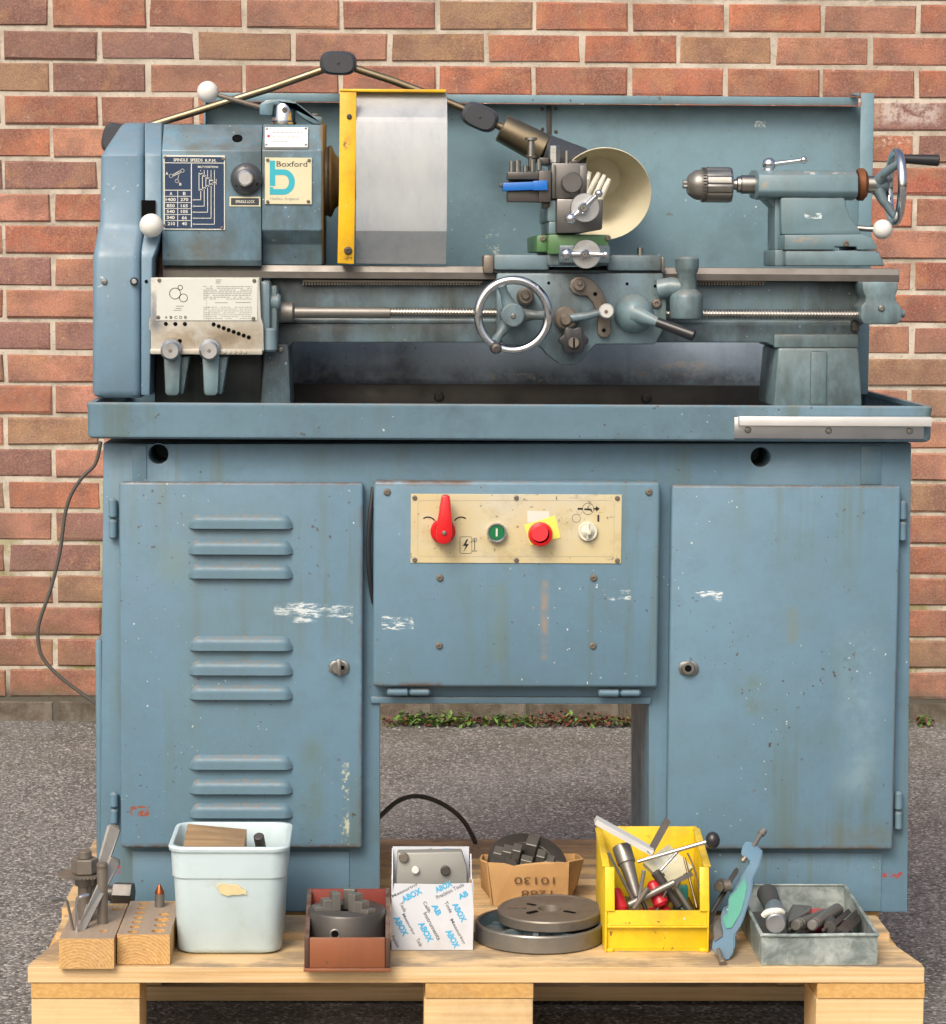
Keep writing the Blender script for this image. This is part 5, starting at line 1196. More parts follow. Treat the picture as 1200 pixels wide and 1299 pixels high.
def chuck(name, label, c, ax, r, hh, nj, jr, jh, mat='dsteel', ph=0.3):
    c = Vector(c); ax = Vector(ax).normalized(); t_ = thing(name, label, 'lathe chuck', c)
    b = MB().lathe(c, ax, [(0, 0), (0, r*.96), (.003, r), (hh-.004, r), (hh-.001, r*.97), (hh, r*.93), (hh, r*.62), (hh-.001, r*.60), (hh-.001, r*.34), (hh-.02, r*.32), (hh-.02, 0)], 56); bld(b, 'chuck_body', mat, t_)
    u = ax.orthogonal().normalized(); w_ = ax.cross(u)
    for i in range(nj):
        a0 = ph+2*math.pi*i/nj; e = u*math.cos(a0)+w_*math.sin(a0); s_ = ax.cross(e); M = Matrix.Identity(4)
        for q_ in range(3): M[q_][0], M[q_][1], M[q_][2], M[q_][3] = e[q_], s_[q_], ax[q_], c[q_]
        b = MB()
        for ra, rb_, h_ in ((.20, .42, jh), (.421, .66, jh*.62), (.661, .88, jh*.22)): b.box(r*ra, r*rb_, -jr, jr, hh-.006, hh+h_, .0008, 1, 0, M)
        bld(b, 'jaw', 'tool' if mat == 'dsteel' else mat, t_)
    return t_, u, w_
Yc2 = Yf+.072; c0 = P(440, 1180, Yc2); c0.z = ZP+.0056
ztop = P(440, 1151, Yc2).z
ck, u_, w_ = chuck('three_jaw_chuck', 'dark three-jaw lathe chuck sitting in the red-brown wooden box', c0, (0, 0, 1), 50.5*Yc2/F_PX, ztop-c0.z, 3, .0085, .022, ph=.55)
kp = P(424, 1186, Yc2-50*k); b = MB(); rr_ = 8*k
yk = c0.y-50.2*Yc2/F_PX; xk = P(425, 1184, yk).x; dx_ = xk-c0.x; yk = c0.y-math.sqrt((50.5*Yc2/F_PX)**2-dx_**2)
b.torus((xk, yk-.0004, P(425, 1185, yk).z), (0, 1, 0), 6*k, 1.6*k, 24, 8); b.cyl((xk, yk-.0012, P(425, 1185, yk).z), (xk, yk+.004, P(425, 1185, yk).z), 4.6*k, None, 18, 0, 1); bld(b, 'key_socket', ('tool', 'hole'), ck)

# --- printed white box with steel plate
Yf = 3.548; k = Yf/F_PX; d = dof(Yf)
x0, x1, z0, z1 = rect(497, 1121, 600, 1205, d); z0 = ZP+.0006; Yb = Yf+.062
pb = thing('printed_box', 'white cardboard box printed with blue and grey slanting words', 'cardboard box', ((x0+x1)/2, Yf+.03, ZP))
zb = P(545, 1074, Yb).z
b = MB().prism([(x0, z0), (x1, z0), (x1+.001, z0+(z1-z0)*.6), (x1-.002, z1+.001), (x0+(x1-x0)*.55, z1-.001), (x0+.003, z1), (x0-.002, z0+(z1-z0)*.55)], Yf, Yf+.0018, 'xz', 0); bld(b, 'front_panel', 'print', pb)
b = MB().box(x0+.001, x1-.004, Yb, Yb+.0018, z0, zb, 0); bld(b, 'back_panel', 'print', pb)
b = MB(); b.box(x0-.0005, x0+.0013, Yf+.002, Yb-.0002, z0, z1-.001, 0); b.prism([(Yf+.03, z1-.001), (Yb-.0003, z1-.001), (Yb-.0003, zb-.002)], x0, x0+.0013, 'yz'); bld(b, 'side_panel', 'print', pb)
b = MB(); b.box(x1-.0013, x1+.0005, Yf+.002, Yb-.0002, z0, z1-.001, 0); b.prism([(Yf+.03, z1-.001), (Yb-.0003, z1-.001), (Yb-.0003, zb-.01)], x1-.0025, x1-.0008, 'yz'); bld(b, 'side_panel', 'print', pb)
b = MB().box(x0+.001, x1-.001, Yf+.002, Yb-.0002, z0, z0+.001); bld(b, 'bottom_panel', 'print', pb)
dd = d-.0003; b = MB()
def zz(x, y): return 480+x/8.66, 1065+y/8.66
for s_, x, y, h, wd, rot, mi in (('ABOX', 365, 610, 66, 230, 28, 0), ('ABOX', 715, 518, 62, 190, 25, 0), ('Measuring', 290, 560, 40, 300, 27, 1), ('Precision Tools', 785, 565, 42, 320, 27, 1), ('AB', 930, 610, 60, 110, 27, 0),
                               ('ABOX', 248, 950, 66, 230, -62, 0), ('ABOX', 520, 1015, 66, 235, -62, 0), ('ABOX', 815, 1090, 66, 215, -62, 0), ('ABOX', 890, 800, 62, 225, -62, 0), ('AB', 640, 770, 60, 130, -62, 0),
                               ('Measuring', 330, 930, 40, 250, -62, 1), ('Instruments', 590, 950, 42, 330, -62, 1), ('Measuring', 870, 1010, 42, 300, -62, 1), ('Tools', 450, 1130, 40, 90, -62, 1), ('Tools', 270, 740, 38, 110, -62, 1), ('Precision', 190, 1120, 36, 140, -62, 1), ('Tools', 770, 740, 36, 130, -62, 1), ('Calib', 535, 740, 36, 130, -62, 1)):
    x_, y_ = zz(x, y); b.ptext(s_, x_, y_, dd, h*1.12/8.66, wd*1.06/8.66, mi=mi, rot=R(rot), bold=.05 if mi == 0 else .02)
bld(b, 'printed_words', ('printblue', 'printgrey'), pb, smooth=False)
db = dof(Yb); b = MB(); b.ptext('ABOX', 566, 1075.8+2, db-.0003, 4, 12, mi=0, bold=.03); b.ptext('VS', 546, 1077.5, db-.0003, 4, 5, mi=1); bld(b, 'flap_print', ('printblue', 'printgrey'), pb, smooth=False)
sp_t = thing('steel_plate', 'grey steel plate with three bolt heads standing in the printed white box', 'steel plate', P(548, 1120, Yf+.03))
Ym = Yf+.026; dm = dof(Ym); b = MB().pprism([(504, 1082), (586, 1080.5), (592, 1100), (593, 1150), (502, 1150)], dm, dm+.022, .002); bld(b, 'plate_body', 'plateste', sp_t)
for x, y, r_, mt in ((512, 1088.5, 6.4, 'brown'), (527, 1104.5, 4.8, 'white'), (565, 1105, 6.4, 'dsteel')): b = MB().pcyl(x, y, r_, dm-.006, dm+.001, .0012, 22); bld(b, 'bolt_head', mt, sp_t)

# --- brown cardboard box with a tilted chuck
Yf = 3.80; d = dof(Yf); cbx = thing('cardboard_box', 'brown cardboard box stencilled with upside-down numbers behind the faceplates', 'cardboard box', (P(672, 1160, Yf).x, Yf+.05, ZP))
zc = ZP+.0006
f0 = [P(619, 1094, Yf), P(722, 1094, Yf), P(720, 1160, Yf), P(626, 1160, Yf)]
for v in f0[2:]: v.z = zc
def sheet(pts, th, name, mat='card'):
    pts = [Vector(p) for p in pts]; nn = (pts[1]-pts[0]).cross(pts[2]-pts[0]).normalized()*th; n_ = len(pts); b = MB()
    b.add(pts+[p+nn for p in pts], [list(range(n_)), list(range(n_, 2*n_))]+[[i, (i+1) % n_, n_+(i+1) % n_, n_+i] for i in range(n_)]); return bld(b, name, mat, cbx, smooth=False)
mids = [P(640, 1095, Yf-.001), P(652, 1098.5, Yf-.002), P(664, 1096, Yf-.001), P(690, 1093.5, Yf)]
sheet([f0[0]]+mids+f0[1:], .003, 'front_panel')
Lb, Rb = P(611, 1090, Yf+.02), P(741, 1090, Yf+.03); Lb2, Rb2 = P(626, 1160, Yf+.03), P(724, 1160, Yf+.05); Lb2.z = Rb2.z = zc
sheet([f0[0]+Vector((-.0005, .003, 0)), Lb, Lb2, f0[3]+Vector((-.001, .003, 0))], .003, 'side_panel'); sheet([f0[1]+Vector((.0005, .003, 0)), Rb, Rb2, f0[2]+Vector((.001, .003, 0))], .003, 'side_panel')
Lk, Rk = P(613, 1084, Yf+.12), P(732, 1083, Yf+.11); Lk2, Rk2 = Lk.copy(), Rk.copy(); Lk2.z = Rk2.z = zc
sheet([Lb+Vector((0, .003, 0)), Lk, Lk2, Lb2+Vector((0, .003, 0))], .003, 'side_panel'); sheet([Rb+Vector((0, .003, 0)), Rk, Rk2, Rb2+Vector((0, .003, 0))], .003, 'side_panel'); sheet([Lk, Rk, Rk2, Lk2], .003, 'back_panel')
b = MB(); b.ptext('10130', 678, 1117, d-.0034, 9, 52, rot=math.pi, bold=.0); b.ptext('1288', 681, 1134, d-.0034, 9.5, 40, rot=math.pi); bld(b, 'stencil', 'stencil', cbx, smooth=False)
cc = P(668, 1099, Yf+.062); ax_ = Vector((.10, -.50, .86)).normalized(); chuck('four_jaw_chuck', 'black-brown lathe chuck tilted in the brown cardboard box', cc-ax_*.03, ax_, 52*Yf/F_PX, .045, 4, .0085, .018, ph=.5)

# --- faceplates
Yc3 = 3.611; kf = Yc3/F_PX; c0 = P(684, 1180, Yc3); c0.z = ZP+.0006
lp = thing('large_faceplate', 'large round faceplate with blue inside lying on the pallet', 'faceplate', c0, 'faceplates'); r_ = 83*kf
b = MB().lathe(c0, (0, 0, 1), [(0, 0), (0, r_*.97), (.002, r_), (.023, r_), (.025, r_*.985), (.025, r_*.945), (.022, r_*.935)], 72); bld(b, 'rim', 'tool', lp)
b = MB().lathe(c0, (0, 0, 1), [(.022, r_*.9349), (.008, r_*.92), (.007, r_*.30), (.020, r_*.28), (.021, 0)], 56)
for i in range(6):
    a0 = R(20+60*i); e = Vector((math.cos(a0), math.sin(a0), 0)); s_ = Vector((-e.y, e.x, 0)); M = Matrix.Identity(4)
    for q_ in range(3): M[q_][0], M[q_][1], M[q_][2], M[q_][3] = e[q_], s_[q_], (0, 0, 1)[q_], c0[q_]
    b.prism([(r_*.27, .0072), (r_*.9, .0072), (r_*.9, .011), (r_*.27, .019)], -.004, .004, 'xz', .0008, M=M)
bld(b, 'webbed_back', 'cast', lp)
c1 = G(698, 1151, ZP+.037); c1.z = ZP+.0165; r1_ = 69*3.6/F_PX
sp2 = thing('small_faceplate', 'smaller brown slotted faceplate stacked on the large one', 'faceplate', c1, 'faceplates')
axf = Vector((-.02, -.03, 1)).normalized()
b = MB().lathe(c1, axf, [(0, 0), (0, r1_*.5), (.004, r1_*.96), (.006, r1_), (.018, r1_), (.0200, r1_*.98), (.0205, r1_*.92), (.0195, r1_*.90), (.0195, r1_*.24), (.0185, r1_*.22), (.010, r1_*.2), (.010, 0)], 72); bld(b, 'plate_disc', 'brown', sp2)
for a0, ra, rb_ in ((140, .32, .55), (40, .32, .55), (220, .32, .6), (320, .32, .6), (175, .45, .8), (-5, .45, .8)):
    e = Vector((math.cos(R(a0)), math.sin(R(a0)), 0)); s_ = Vector((-e.y, e.x, 0)); M = Matrix.Identity(4)
    for q_ in range(3): M[q_][0], M[q_][1], M[q_][2], M[q_][3] = e[q_], s_[q_], axf[q_], c1[q_]
    b = MB().prism([(x_, y_) for x_, y_ in rrect(r1_*ra, -.0035, r1_*rb_, .0035, .0034, 3)], .0193, .0199, 'xy', 0, M=M); bld(b, 'slot', 'hole' if a0 in (140, 40, 220, 320) else 'steel', sp2)

# --- yellow bin
Yf = 3.539; k = Yf/F_PX; d = dof(Yf); yb_ = thing('yellow_bin', 'yellow plastic picking bin full of loose tools', 'bin', (P(832, 1208, Yf).x, Yf+.08, ZP))
x0, x1 = P(767, 1190, Yf).x, P(899, 1190, Yf).x; zl = ZP+.0006; zfw = P(832, 1155, Yf).z; zlip = P(832, 1178, Yf-.006).z; zsh = P(832, 1099, Yf+.012).z; Yb = Yf+.150; zbk = P(832, 1053, Yb).z; th = .003
b = MB(); b.prism([(Yf+.004, zl+.003), (Yf+.001, zlip), (Yf-.006, zlip+.001), (Yf-.006, zlip+.003), (Yf, zlip+.004), (Yf-.001, zfw), (Yf+.003, zfw), (Yf+.004, zlip)], x0+.003, x1-.003, 'yz', .0006); bld(b, 'front_wall', 'binyellow', yb_)
b = MB()
b.prism([(x0+.008, zfw-.02), (x1-.008, zfw-.02), (x1-.008, zlip+.006), (x0+.008, zlip+.006)], Yf-.0032, Yf-.0012, 'xz', .0005); bld(b, 'label_strip', 'binyellow', yb_)
for s_, xa in ((1, x0), (-1, x1)):
    prof = [(Yf-.002, zl), (Yf-.003, zfw+.002), (Yf+.010, zsh), (Yb-.006, zbk+.004), (Yb+.012, zbk+.004), (Yb, zl)]
    b = MB(); b.prism(prof, xa, xa+s_*th, 'yz', .0008)
    fl_ = [(Yf-.004, zfw), (Yf+.009, zsh), (Yf+.012, zsh-.001), (Yf-.0005, zfw-.001)]
    b.prism(fl_, xa, xa+s_*.013, 'yz', .0006)
    b.prism([(Yf+.009, zsh+.0005), (Yb-.006, zbk+.0045), (Yb-.006, zbk+.0015), (Yf+.0125, zsh-.0015)], xa-s_*.003, xa+s_*.007, 'yz', .0005)
    bld(b, 'side_wall', 'binyellow', yb_)
b = MB(); b.prism([(Yb-.003, zl), (Yb+.010, zbk+.003), (Yb+.013, zbk+.003), (Yb, zl)], x0+th, x1-th, 'yz', .0006); bld(b, 'back_wall', 'binyellow', yb_)
b = MB().box(x0+th, x1-th, Yf+.005, Yb-.003, zl, zl+.003); bld(b, 'floor', 'binyellow', yb_)
for xa in (x0+.002, x1-.012): bld(MB().box(xa, xa+.010, Yf, Yf+.03, zl-.0005, zl+.004, .001), 'foot', 'binyellow', yb_)
def PB(px, py, Y): return P(px, py, Y-.053)
def pr3(a, b_): return PB(*a), PB(*b_)
def rod(name, a, b_, r0, r1, mat, label, cat='rod', n=18, bv=.0008, group='tools lying in the yellow bin', ph=0):
    b = MB(); A, B_ = pr3(a, b_); kk_ = Yf/F_PX; b.cyl(A, B_, r0*kk_, r1*kk_, n, bv, 0, None, ph); return solo(b, name, mat, label, cat, group)
# angle plate: two bright bars meeting in a V
sqr = thing('angle_gauge', 'bright V-shaped steel angle gauge resting on top of the yellow bin', 'gauge', PB(822, 1083, 3.64), 'tools lying in the yellow bin')
def bar(b, a, b_, wpx, thick, skew=(0, 0, 0)):
    A, B_ = PB(*a), PB(*b_); t_ = (B_-A).normalized(); nn = Vector((-t_.z, 0, t_.x)).normalized()*wpx*Yf/F_PX/2; o_ = Vector((0, thick, 0))+Vector(skew)
    q = [A+nn, B_+nn, B_-nn, A-nn]; b.add(q+[v+o_ for v in q], [[0, 1, 2, 3], [4, 5, 6, 7], [0, 1, 5, 4], [1, 2, 6, 5], [2, 3, 7, 6], [3, 0, 4, 7]])
b = MB(); bar(b, (756, 1043, 3.63), (828, 1083, 3.62), 7, .012, (0, 0, .004)); bld(b, 'long_leg', 'alu', sqr, smooth=False)
b = MB(); bar(b, (824, 1083, 3.6195), (848, 1040, 3.67), 9, .006); bld(b, 'short_leg', 'brown', sqr, smooth=False)
tsv = thing('taper_sleeve', 'grey steel taper sleeve leaning in the left of the yellow bin', 'taper sleeve', PB(805, 1135, 3.62), 'tools lying in the yellow bin')
b = MB(); A, B_ = pr3((788, 1073, 3.655), (808, 1138, 3.615)); Lq = (B_-A).length; b.lathe(A, B_-A, [(0, 0), (0, 11*k), (.001, 12.5*k), (Lq*.34, 12*k), (Lq*.36, 10.5*k), (Lq*.40, 9.8*k), (Lq*.92, 6.5*k), (Lq, 5*k), (Lq, 0)], 28); bld(b, 'sleeve_body', 'tool', tsv)
rod('thin_rod', (771, 1081, 3.60), (803, 1141, 3.602), 2.0, 2.0, 'steel', 'thin bright rod along the left side of the yellow bin')
lv_ = thing('ball_lever', 'steel lever with a black ball knob sticking out of the yellow bin', 'lever', PB(809, 1093, 3.63), 'tools lying in the yellow bin')
b = MB(); A, B_ = pr3((809, 1093, 3.615), (896, 1068, 3.60)); b.cyl(A, B_, 2.4*k, 2.8*k, 16); bld(b, 'rod', 'satin', lv_); b = MB().sphere(PB(904, 1066, 3.60), 10.3*k, 28, (.92, .92, 1.1)); bld(b, 'ball_knob', 'black', lv_)
tk = thing('chuck_key', 'steel T-handle chuck key across the middle of the yellow bin', 'chuck key', PB(830, 1130, 3.605), 'tools lying in the yellow bin')
b = MB(); A, B_ = pr3((797, 1148, 3.602), (856, 1119, 3.606)); b.cyl(A, B_, 4.6*k, 4.6*k, 20, .001); A2, B2 = pr3((854, 1120, 3.606), (878, 1108, 3.61)); b.cyl(A2, B2, 3.6*k, 3.6*k, 4, .0006); bld(b, 'key_shaft', 'tool', tk)
b = MB(); A, B_ = pr3((817, 1104, 3.598), (808, 1153, 3.600)); b.cyl(A, B_, 2.6*k, 2.6*k, 16, .0006); bld(b, 'tommy_bar', 'satin', tk)
lk = thing('tap_wrench', 'dark tap wrench standing among the tools in the yellow bin', 'tap wrench', PB(850, 1140, 3.62), 'tools lying in the yellow bin')
b = MB(); A, B_ = pr3((831, 1106, 3.625), (862, 1150, 3.622)); b.cyl(A, B_, 6.6*k, 5.6*k, 22, .0012); bld(b, 'wrench_body', 'dsteel', lk); b = MB(); A, B_ = pr3((838, 1104, 3.614), (860, 1080, 3.62)); b.cyl(A, B_, 1.9*k, 1.9*k, 14, .0005); bld(b, 'cross_bar', 'satin', lk)
rod('bronze_tube', (822, 1126, 3.598), (804, 1153, 3.599), 3.4, 3.4, 'brown', 'short bronze tube at the front of the yellow bin', 'tube')
rod('round_bar', (857, 1126, 3.615), (876, 1156, 3.612), 3.2, 3.2, 'tool', 'round grey bar at the front right of the yellow bin', 'bar')
rod('red_screwdriver', (826, 1118, 3.628), (840, 1150, 3.612), 8, 10.5, 'redh', 'red-handled screwdriver in the middle of the yellow bin', 'screwdriver', bv=.004)
rod('red_screwdriver', (780, 1128, 3.64), (790, 1158, 3.61), 8, 9, 'redh', 'red-handled screwdriver at the left corner of the yellow bin', 'screwdriver', bv=.004)
rod('red_screwdriver', (812, 1160, 3.64), (850, 1158, 3.62), 9, 10, 'redh', 'red-handled screwdriver lying low in the yellow bin', 'screwdriver', bv=.004)
for nm, a, b_, r0, mt, lab, ct_ in (('drill_bit', (840, 1108, 3.64), (868, 1158, 3.62), 2.4, 'dsteel', 'dark drill bit behind the chuck key in the yellow bin', 'drill bit'), ('brass_rod', (868, 1088, 3.66), (884, 1152, 3.63), 1.8, 'lamptube', 'slim brass rod on the right side of the yellow bin', 'rod'),
        ('steel_pin', (846, 1128, 3.61), (832, 1158, 3.612), 2.2, 'steel', 'short steel pin under the chuck key in the yellow bin', 'pin'), ('reamer', (795, 1100, 3.65), (820, 1155, 3.63), 3.0, 'dsteel', 'dark reamer beside the taper sleeve in the yellow bin', 'reamer'), ('centre_drill', (862, 1118, 3.63), (842, 1152, 3.635), 2.6, 'tool', 'grey centre drill crossing the tap wrench in the yellow bin', 'drill')):
    rod(nm, a, b_, r0, r0, mt, lab, ct_)
pkt = thing('tool_packet', 'pale plastic packet tilted at the back of the yellow bin', 'packet', PB(850, 1110, 3.66), 'tools lying in the yellow bin')
q = [PB(816, 1094, 3.645), PB(848, 1071, 3.69), PB(879, 1100, 3.66), PB(848, 1124, 3.625)]; b = MB(); o_ = Vector((0, .006, -.006)); b.add(q+[v+o_ for v in q], [[0, 1, 2, 3], [4, 5, 6, 7]]+[[i, (i+1) % 4, 4+(i+1) % 4, 4+i] for i in range(4)]); bld(b, 'packet_card', 'ivory', pkt, smooth=False)
b = MB(); ctr = sum(q, Vector())/4
for u0, v0, u1, v1 in ((.45, .15, .62, .55), (.68, .2, .85, .55), (.2, .2, .38, .6)):
    f_ = lambda u, v: q[0]*(1-u)*(1-v)+q[1]*u*(1-v)+q[2]*u*v+q[3]*(1-u)*v
    b.add([f_(u0, v0)+Vector((0, -.0012, .001)), f_(u1, v0)+Vector((0, -.0012, .001)), f_(u1, v1)+Vector((0, -.0012, .001)), f_(u0, v1)+Vector((0, -.0012, .001))], [[0, 1, 2, 3]])
bld(b, 'packet_window', 'platew', pkt, smooth=False)
b = MB(); A = PB(862, 1135, 3.645); b.box(A.x-.008, A.x+.012, 3.592, 3.607, A.z-.03, A.z+.012, .002); solo(b, 'teal_holder', 'teal', 'small teal plastic holder low at the right of the yellow bin', 'holder', 'tools lying in the yellow bin')
b = MB(); b.tube([PB(872, 1082, 3.62), PB(880, 1100, 3.615), PB(888, 1130, 3.61)], .0012, 8, 3); b.sphere(PB(888, 1130, 3.61), .0025, 12); solo(b, 'bent_wire', 'brown', 'thin brown wire lying against the right side of the yellow bin', 'wire', 'tools lying in the yellow bin')
b = MB(); A = PB(830, 1150, 3.66); b.box(x0+.01, x1-.01, Yf+.02, Yb-.012, zl+.004, zfw-.012, .006, 3); solo(b, 'oily_rag', 'dsteel', 'dark oily rag and swarf filling the bottom of the yellow bin', 'rag', 'tools lying in the yellow bin')

# --- steady rest leaning beside the bin
def zs(x, y): return 890+x/6.84, 1045+y/6.84
def Yl(py): return 3.485+(1225-py)/170*.20
sr = thing('steady_rest', 'blue and mint painted steady rest leaning between the bin and the zinc tray', 'steady rest', G(920, 1222))
def lean(b, pts, off, th, mi=0, bv=.002, sc=None):
    pts = [zs(x, y) for x, y in pts]; f = [P(x, y, Yl(y)+off) for x, y in pts]; o_ = Vector((.25*th, th*.95, .25*th)); n_ = len(f)
    bm = bmesh.new(); fa = bm.faces.new([bm.verts.new(v) for v in f]); ex = bmesh.ops.extrude_face_region(bm, geom=[fa])
    for g_ in ex['geom']:
        if isinstance(g_, bmesh.types.BMVert): g_.co += o_
    bmesh.ops.recalc_face_normals(bm, faces=list(bm.faces))
    if bv: bmesh.ops.bevel(bm, geom=[e for e in bm.edges if e.calc_face_angle(0) > .4], offset=bv, segments=2, affect='EDGES', clamp_overlap=True)
    b.add_bm(bm, mi)
b = MB(); lean(b, [(332, 262), (350, 232), (385, 220), (430, 235), (520, 308), (498, 370), (440, 500), (436, 600), (410, 690), (375, 800), (350, 880), (288, 970), (284, 1110), (245, 1180), (200, 1188), (130, 1150), (80, 1075), (100, 1035), (185, 985), (165, 870), (160, 800), (210, 785), (230, 700), (228, 650), (300, 560), (360, 440), (430, 330), (370, 300)], 0, .026, 0, .0025); bld(b, 'casting', 'steady', sr)
b = MB(); lean(b, [(372, 470), (396, 545), (372, 660), (340, 775), (262, 905), (212, 910), (178, 822), (200, 800), (222, 790), (238, 700), (232, 655), (300, 575)], -.0022, .004, 0, .001); bld(b, 'mint_recess', 'mint', sr)
b = MB(); A, B_ = P(*zs(425, 235), Yl(1080)+.012), P(*zs(510, 95), Yl(1060)+.012); b.cyl(A, B_, 3.2*k, 3.2*k, 14); C_ = P(*zs(545, 55), Yl(1055)+.012); b.cyl(B_, C_, 5*k, 5*k, 16, .001); bld(b, 'top_bolt', 'tool', sr)
b = MB(); A, B_ = P(*zs(350, 330), Yl(1090)-.002), P(*zs(385, 285), Yl(1090)); b.cyl(A, B_, 3.6*k, 3.6*k, 14, .0008); bld(b, 'nut', 'brown', sr)
b = MB(); A, B_ = P(*zs(145, 1090), Yl(1205)-.006), P(*zs(182, 1205), Yl(1225)-.012); b.cyl(A, B_, 2.8*k, 3.2*k, 14); b.cyl(P(*zs(178, 1180), Yl(1222)-.011), P(*zs(184, 1215), Yl(1227)-.013), 5*k, 5*k, 16, .001); bld(b, 'foot_bolt', 'brown', sr)
b = MB(); lean(b, [(290, 400), (320, 425), (265, 510), (120, 790), (70, 900), (40, 880), (80, 760), (230, 490)], .010, .010, 0, .001); bld(b, 'finger_bar', 'dsteel', sr)
b = MB(); lean(b, [(235, 505), (250, 512), (90, 775), (78, 770)], .004, .004, 0, .0005); bld(b, 'finger_edge', 'steel', sr)
b = MB(); lean(b, [(95, 900), (160, 860), (185, 980), (110, 1030)], -.001, .02, 0, .001); bld(b, 'lower_finger', 'tool', sr)
b = MB(); c2 = P(*zs(165, 530), Yl(1122)-.002); b.cyl(c2+Vector((-.004, -.012, 0)), c2+Vector((.004, .012, 0)), 7*k, 7*k, 8, .001); b.cyl(c2+Vector((-.002, -.008, 0))+Vector((.004, 0, 0)), c2+Vector((.012, -.006, .001)), 8*k, None, 16); bld(b, 'clamp_nut', 'brown', sr)

# --- galvanised tray with tooling
Yf = 3.470; k = Yf/F_PX; gt = thing('zinc_tray', 'open galvanised metal tray of tooling at the right end of the pallet', 'tray', (P(1040, 1225, Yf).x, Yf+.11, ZP))
x0, x1 = P(966, 1205, Yf).x, P(1113, 1205, Yf).x; z0 = ZP+.0006; z1 = P(1040, 1186, Yf).z; Yb = Yf+.255; ze = z1+.004
b = MB().box(x0, x1, Yf, Yf+.0012, z0, z1, 0); bld(b, 'front_wall', 'galv', gt)
b = MB().box(x0-.001, x1-.001, Yb, Yb+.0012, z0, ze+.004, 0); bld(b, 'back_wall', 'galv', gt)
for xa in (x0, x1-.0012):
    b = MB().prism([(Yf+.0013, z0), (Yf+.0013, z1), (Yb-.0001, ze+.004), (Yb-.0001, z0)], xa, xa+.0012, 'yz'); bld(b, 'side_wall', 'galv', gt)
b = MB().box(x0+.0013, x1-.0013, Yf+.0013, Yb-.0001, z0, z0+.001); bld(b, 'floor', 'galv', gt)
b = MB(); r_ = .0026; b.tube([(x0-.001, Yf-.0005, z1), (x0+.05, Yf-.0005, z1-.0008), (x1-.04, Yf-.0005, z1+.0004), (x1+.001, Yf-.0005, z1)], r_, 10, 3); b.tube([(x0, Yf, z1), (x0-.001, Yb, ze+.004)], r_, 10); b.tube([(x1, Yf, z1), (x1-.001, Yb, ze+.004)], r_, 10); b.tube([(x0-.001, Yb, ze+.004), (x1-.001, Yb, ze+.004)], .0016, 10); bld(b, 'rolled_rim', 'galv', gt)
def PG(px, py, Y): return P(px, py, Y-.055)
gg = 'tooling in the zinc tray'
bar_ = thing('steel_cylinder', 'thick grey steel cylinder poking over the front of the zinc tray', 'cylinder', PG(982, 1172, 3.53), gg)
b = MB(); A, B_ = PG(984, 1172, 3.522), PG(982, 1152, 3.60); b.cyl(A, B_, 12.6*k, 12.6*k, 32, .0012); bld(b, 'front_disc', 'satin', bar_); b = MB(); A2 = PG(983, 1163, 3.56); b.cyl(B_+(A-B_)*.1, B_+Vector((-.001, .06, .006)), 12*k, 14*k, 28, .0015); bld(b, 'rear_body', 'dsteel', bar_)
b = MB(); A = PG(979, 1159, 3.532); b.tube([PG(968, 1162, 3.535), PG(974, 1157, 3.533), PG(988, 1155, 3.533), PG(994, 1158, 3.536)], [.004, .0045, .004, .003], 10, 3); bld(b, 'pale_collar', 'platew', bar_)
b = MB(); q = [PG(998, 1160, 3.56), PG(1006, 1147, 3.64), PG(1030, 1149, 3.66), PG(1026, 1156, 3.60), PG(1000, 1170, 3.55)]; o_ = Vector((0, .004, -.02)); n_ = 5; b.add(q+[v+o_ for v in q], [list(range(5)), list(range(5, 10))]+[[i, (i+1) % 5, 5+(i+1) % 5, 5+i] for i in range(5)]); solo(b, 'steel_wedge', 'tool', 'dark wedge-shaped steel block in the zinc tray', 'wedge', gg, smooth=False)
def grod(name, a, b_, r0, r1, mat, label, cat, n=20, rings=()):
    b = MB(); A, B_ = PG(*a), PG(*b_); t_ = (B_-A); b.cyl(A, B_, r0*k, r1*k, n, .001)
    for f in rings: b.cyl(A+t_*f, A+t_*(f+.05), r0*k*1.12, None, n)
    return solo(b, name, mat, label, cat, gg)
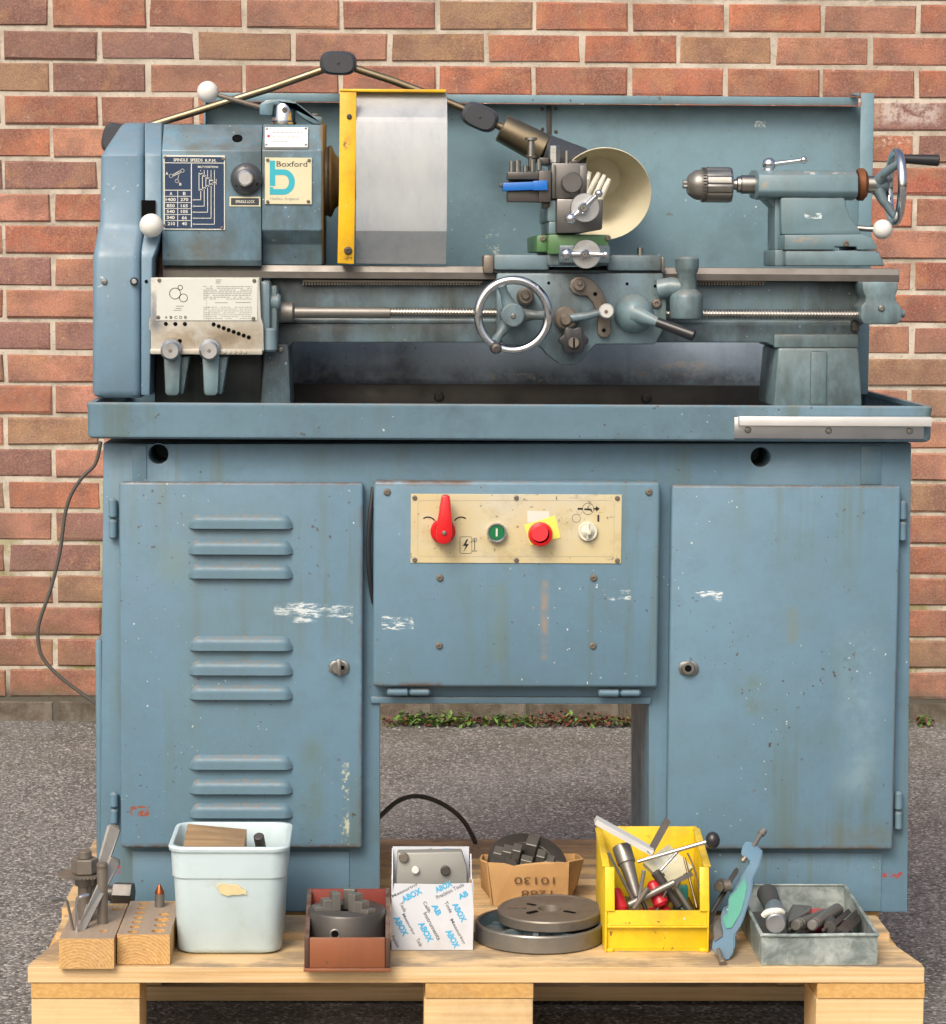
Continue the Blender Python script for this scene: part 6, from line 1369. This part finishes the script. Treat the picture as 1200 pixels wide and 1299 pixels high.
grod('boring_bar', (1009, 1174, 3.55), (1046, 1158, 3.66), 7, 6, 'tool', 'round boring bar with bright rings beside the wedge in the zinc tray', 'boring bar', rings=(.05, .14))
grod('knurled_holder', (1030, 1174, 3.55), (1062, 1154, 3.68), 6.6, 9, 'tool', 'ringed round tool holder in the middle of the zinc tray', 'tool holder', rings=(.02, .10, .18))
grod('short_cylinder', (1053, 1177, 3.56), (1053, 1169, 3.61), 8.5, 8.5, 'dsteel', 'short dark cylinder lying by the black bars in the zinc tray', 'cylinder')
for a, b_, lab in (((1056, 1174, 3.56), (1076, 1157, 3.69), 'leftmost of the three black square bars in the zinc tray'), ((1066, 1178, 3.56), (1088, 1156, 3.69), 'middle of the three black square bars in the zinc tray'), ((1072, 1181, 3.555), (1092, 1163, 3.66), 'rightmost of the three black square bars in the zinc tray')):
    b = MB(); A, B_ = PG(*a), PG(*b_); b.cyl(A, B_, 5*k, 5*k, 4, .0006, 0, None, .78); solo(b, 'square_bar', 'dsteel', lab, 'square bar', gg)
for nm, a, b_, r0, lab in (('slim_bar', (1018, 1178, 3.56), (1060, 1163, 3.66), 2.6, 'slim dark bar lying between the two round holders in the zinc tray'), ('slim_bar', (1044, 1180, 3.55), (1084, 1164, 3.66), 2.4, 'slim dark bar crossing below the square bars in the zinc tray'), ('slim_bar', (1000, 1180, 3.545), (1022, 1164, 3.62), 2.8, 'slim dark bar beside the thick cylinder in the zinc tray')):
    b = MB().cyl(PG(*a), PG(*b_), r0*k, r0*k, 14, .0006); solo(b, nm, 'dsteel', lab, 'bar', gg)
b = MB(); A = PG(1040, 1158, 3.70); b.box(A.x-.022, A.x+.016, 3.60, 3.66, z0+.002, A.z+.003, .002); solo(b, 'red_box', 'redh', 'small red plastic box at the back of the zinc tray', 'box')
b = MB(); b.box(x0+.01, x1-.01, Yf+.012, Yb-.012, z0+.0012, z0+.014, .005, 3); solo(b, 'oily_cloth', 'dsteel', 'dark oily cloth lining the bottom of the zinc tray', 'cloth')
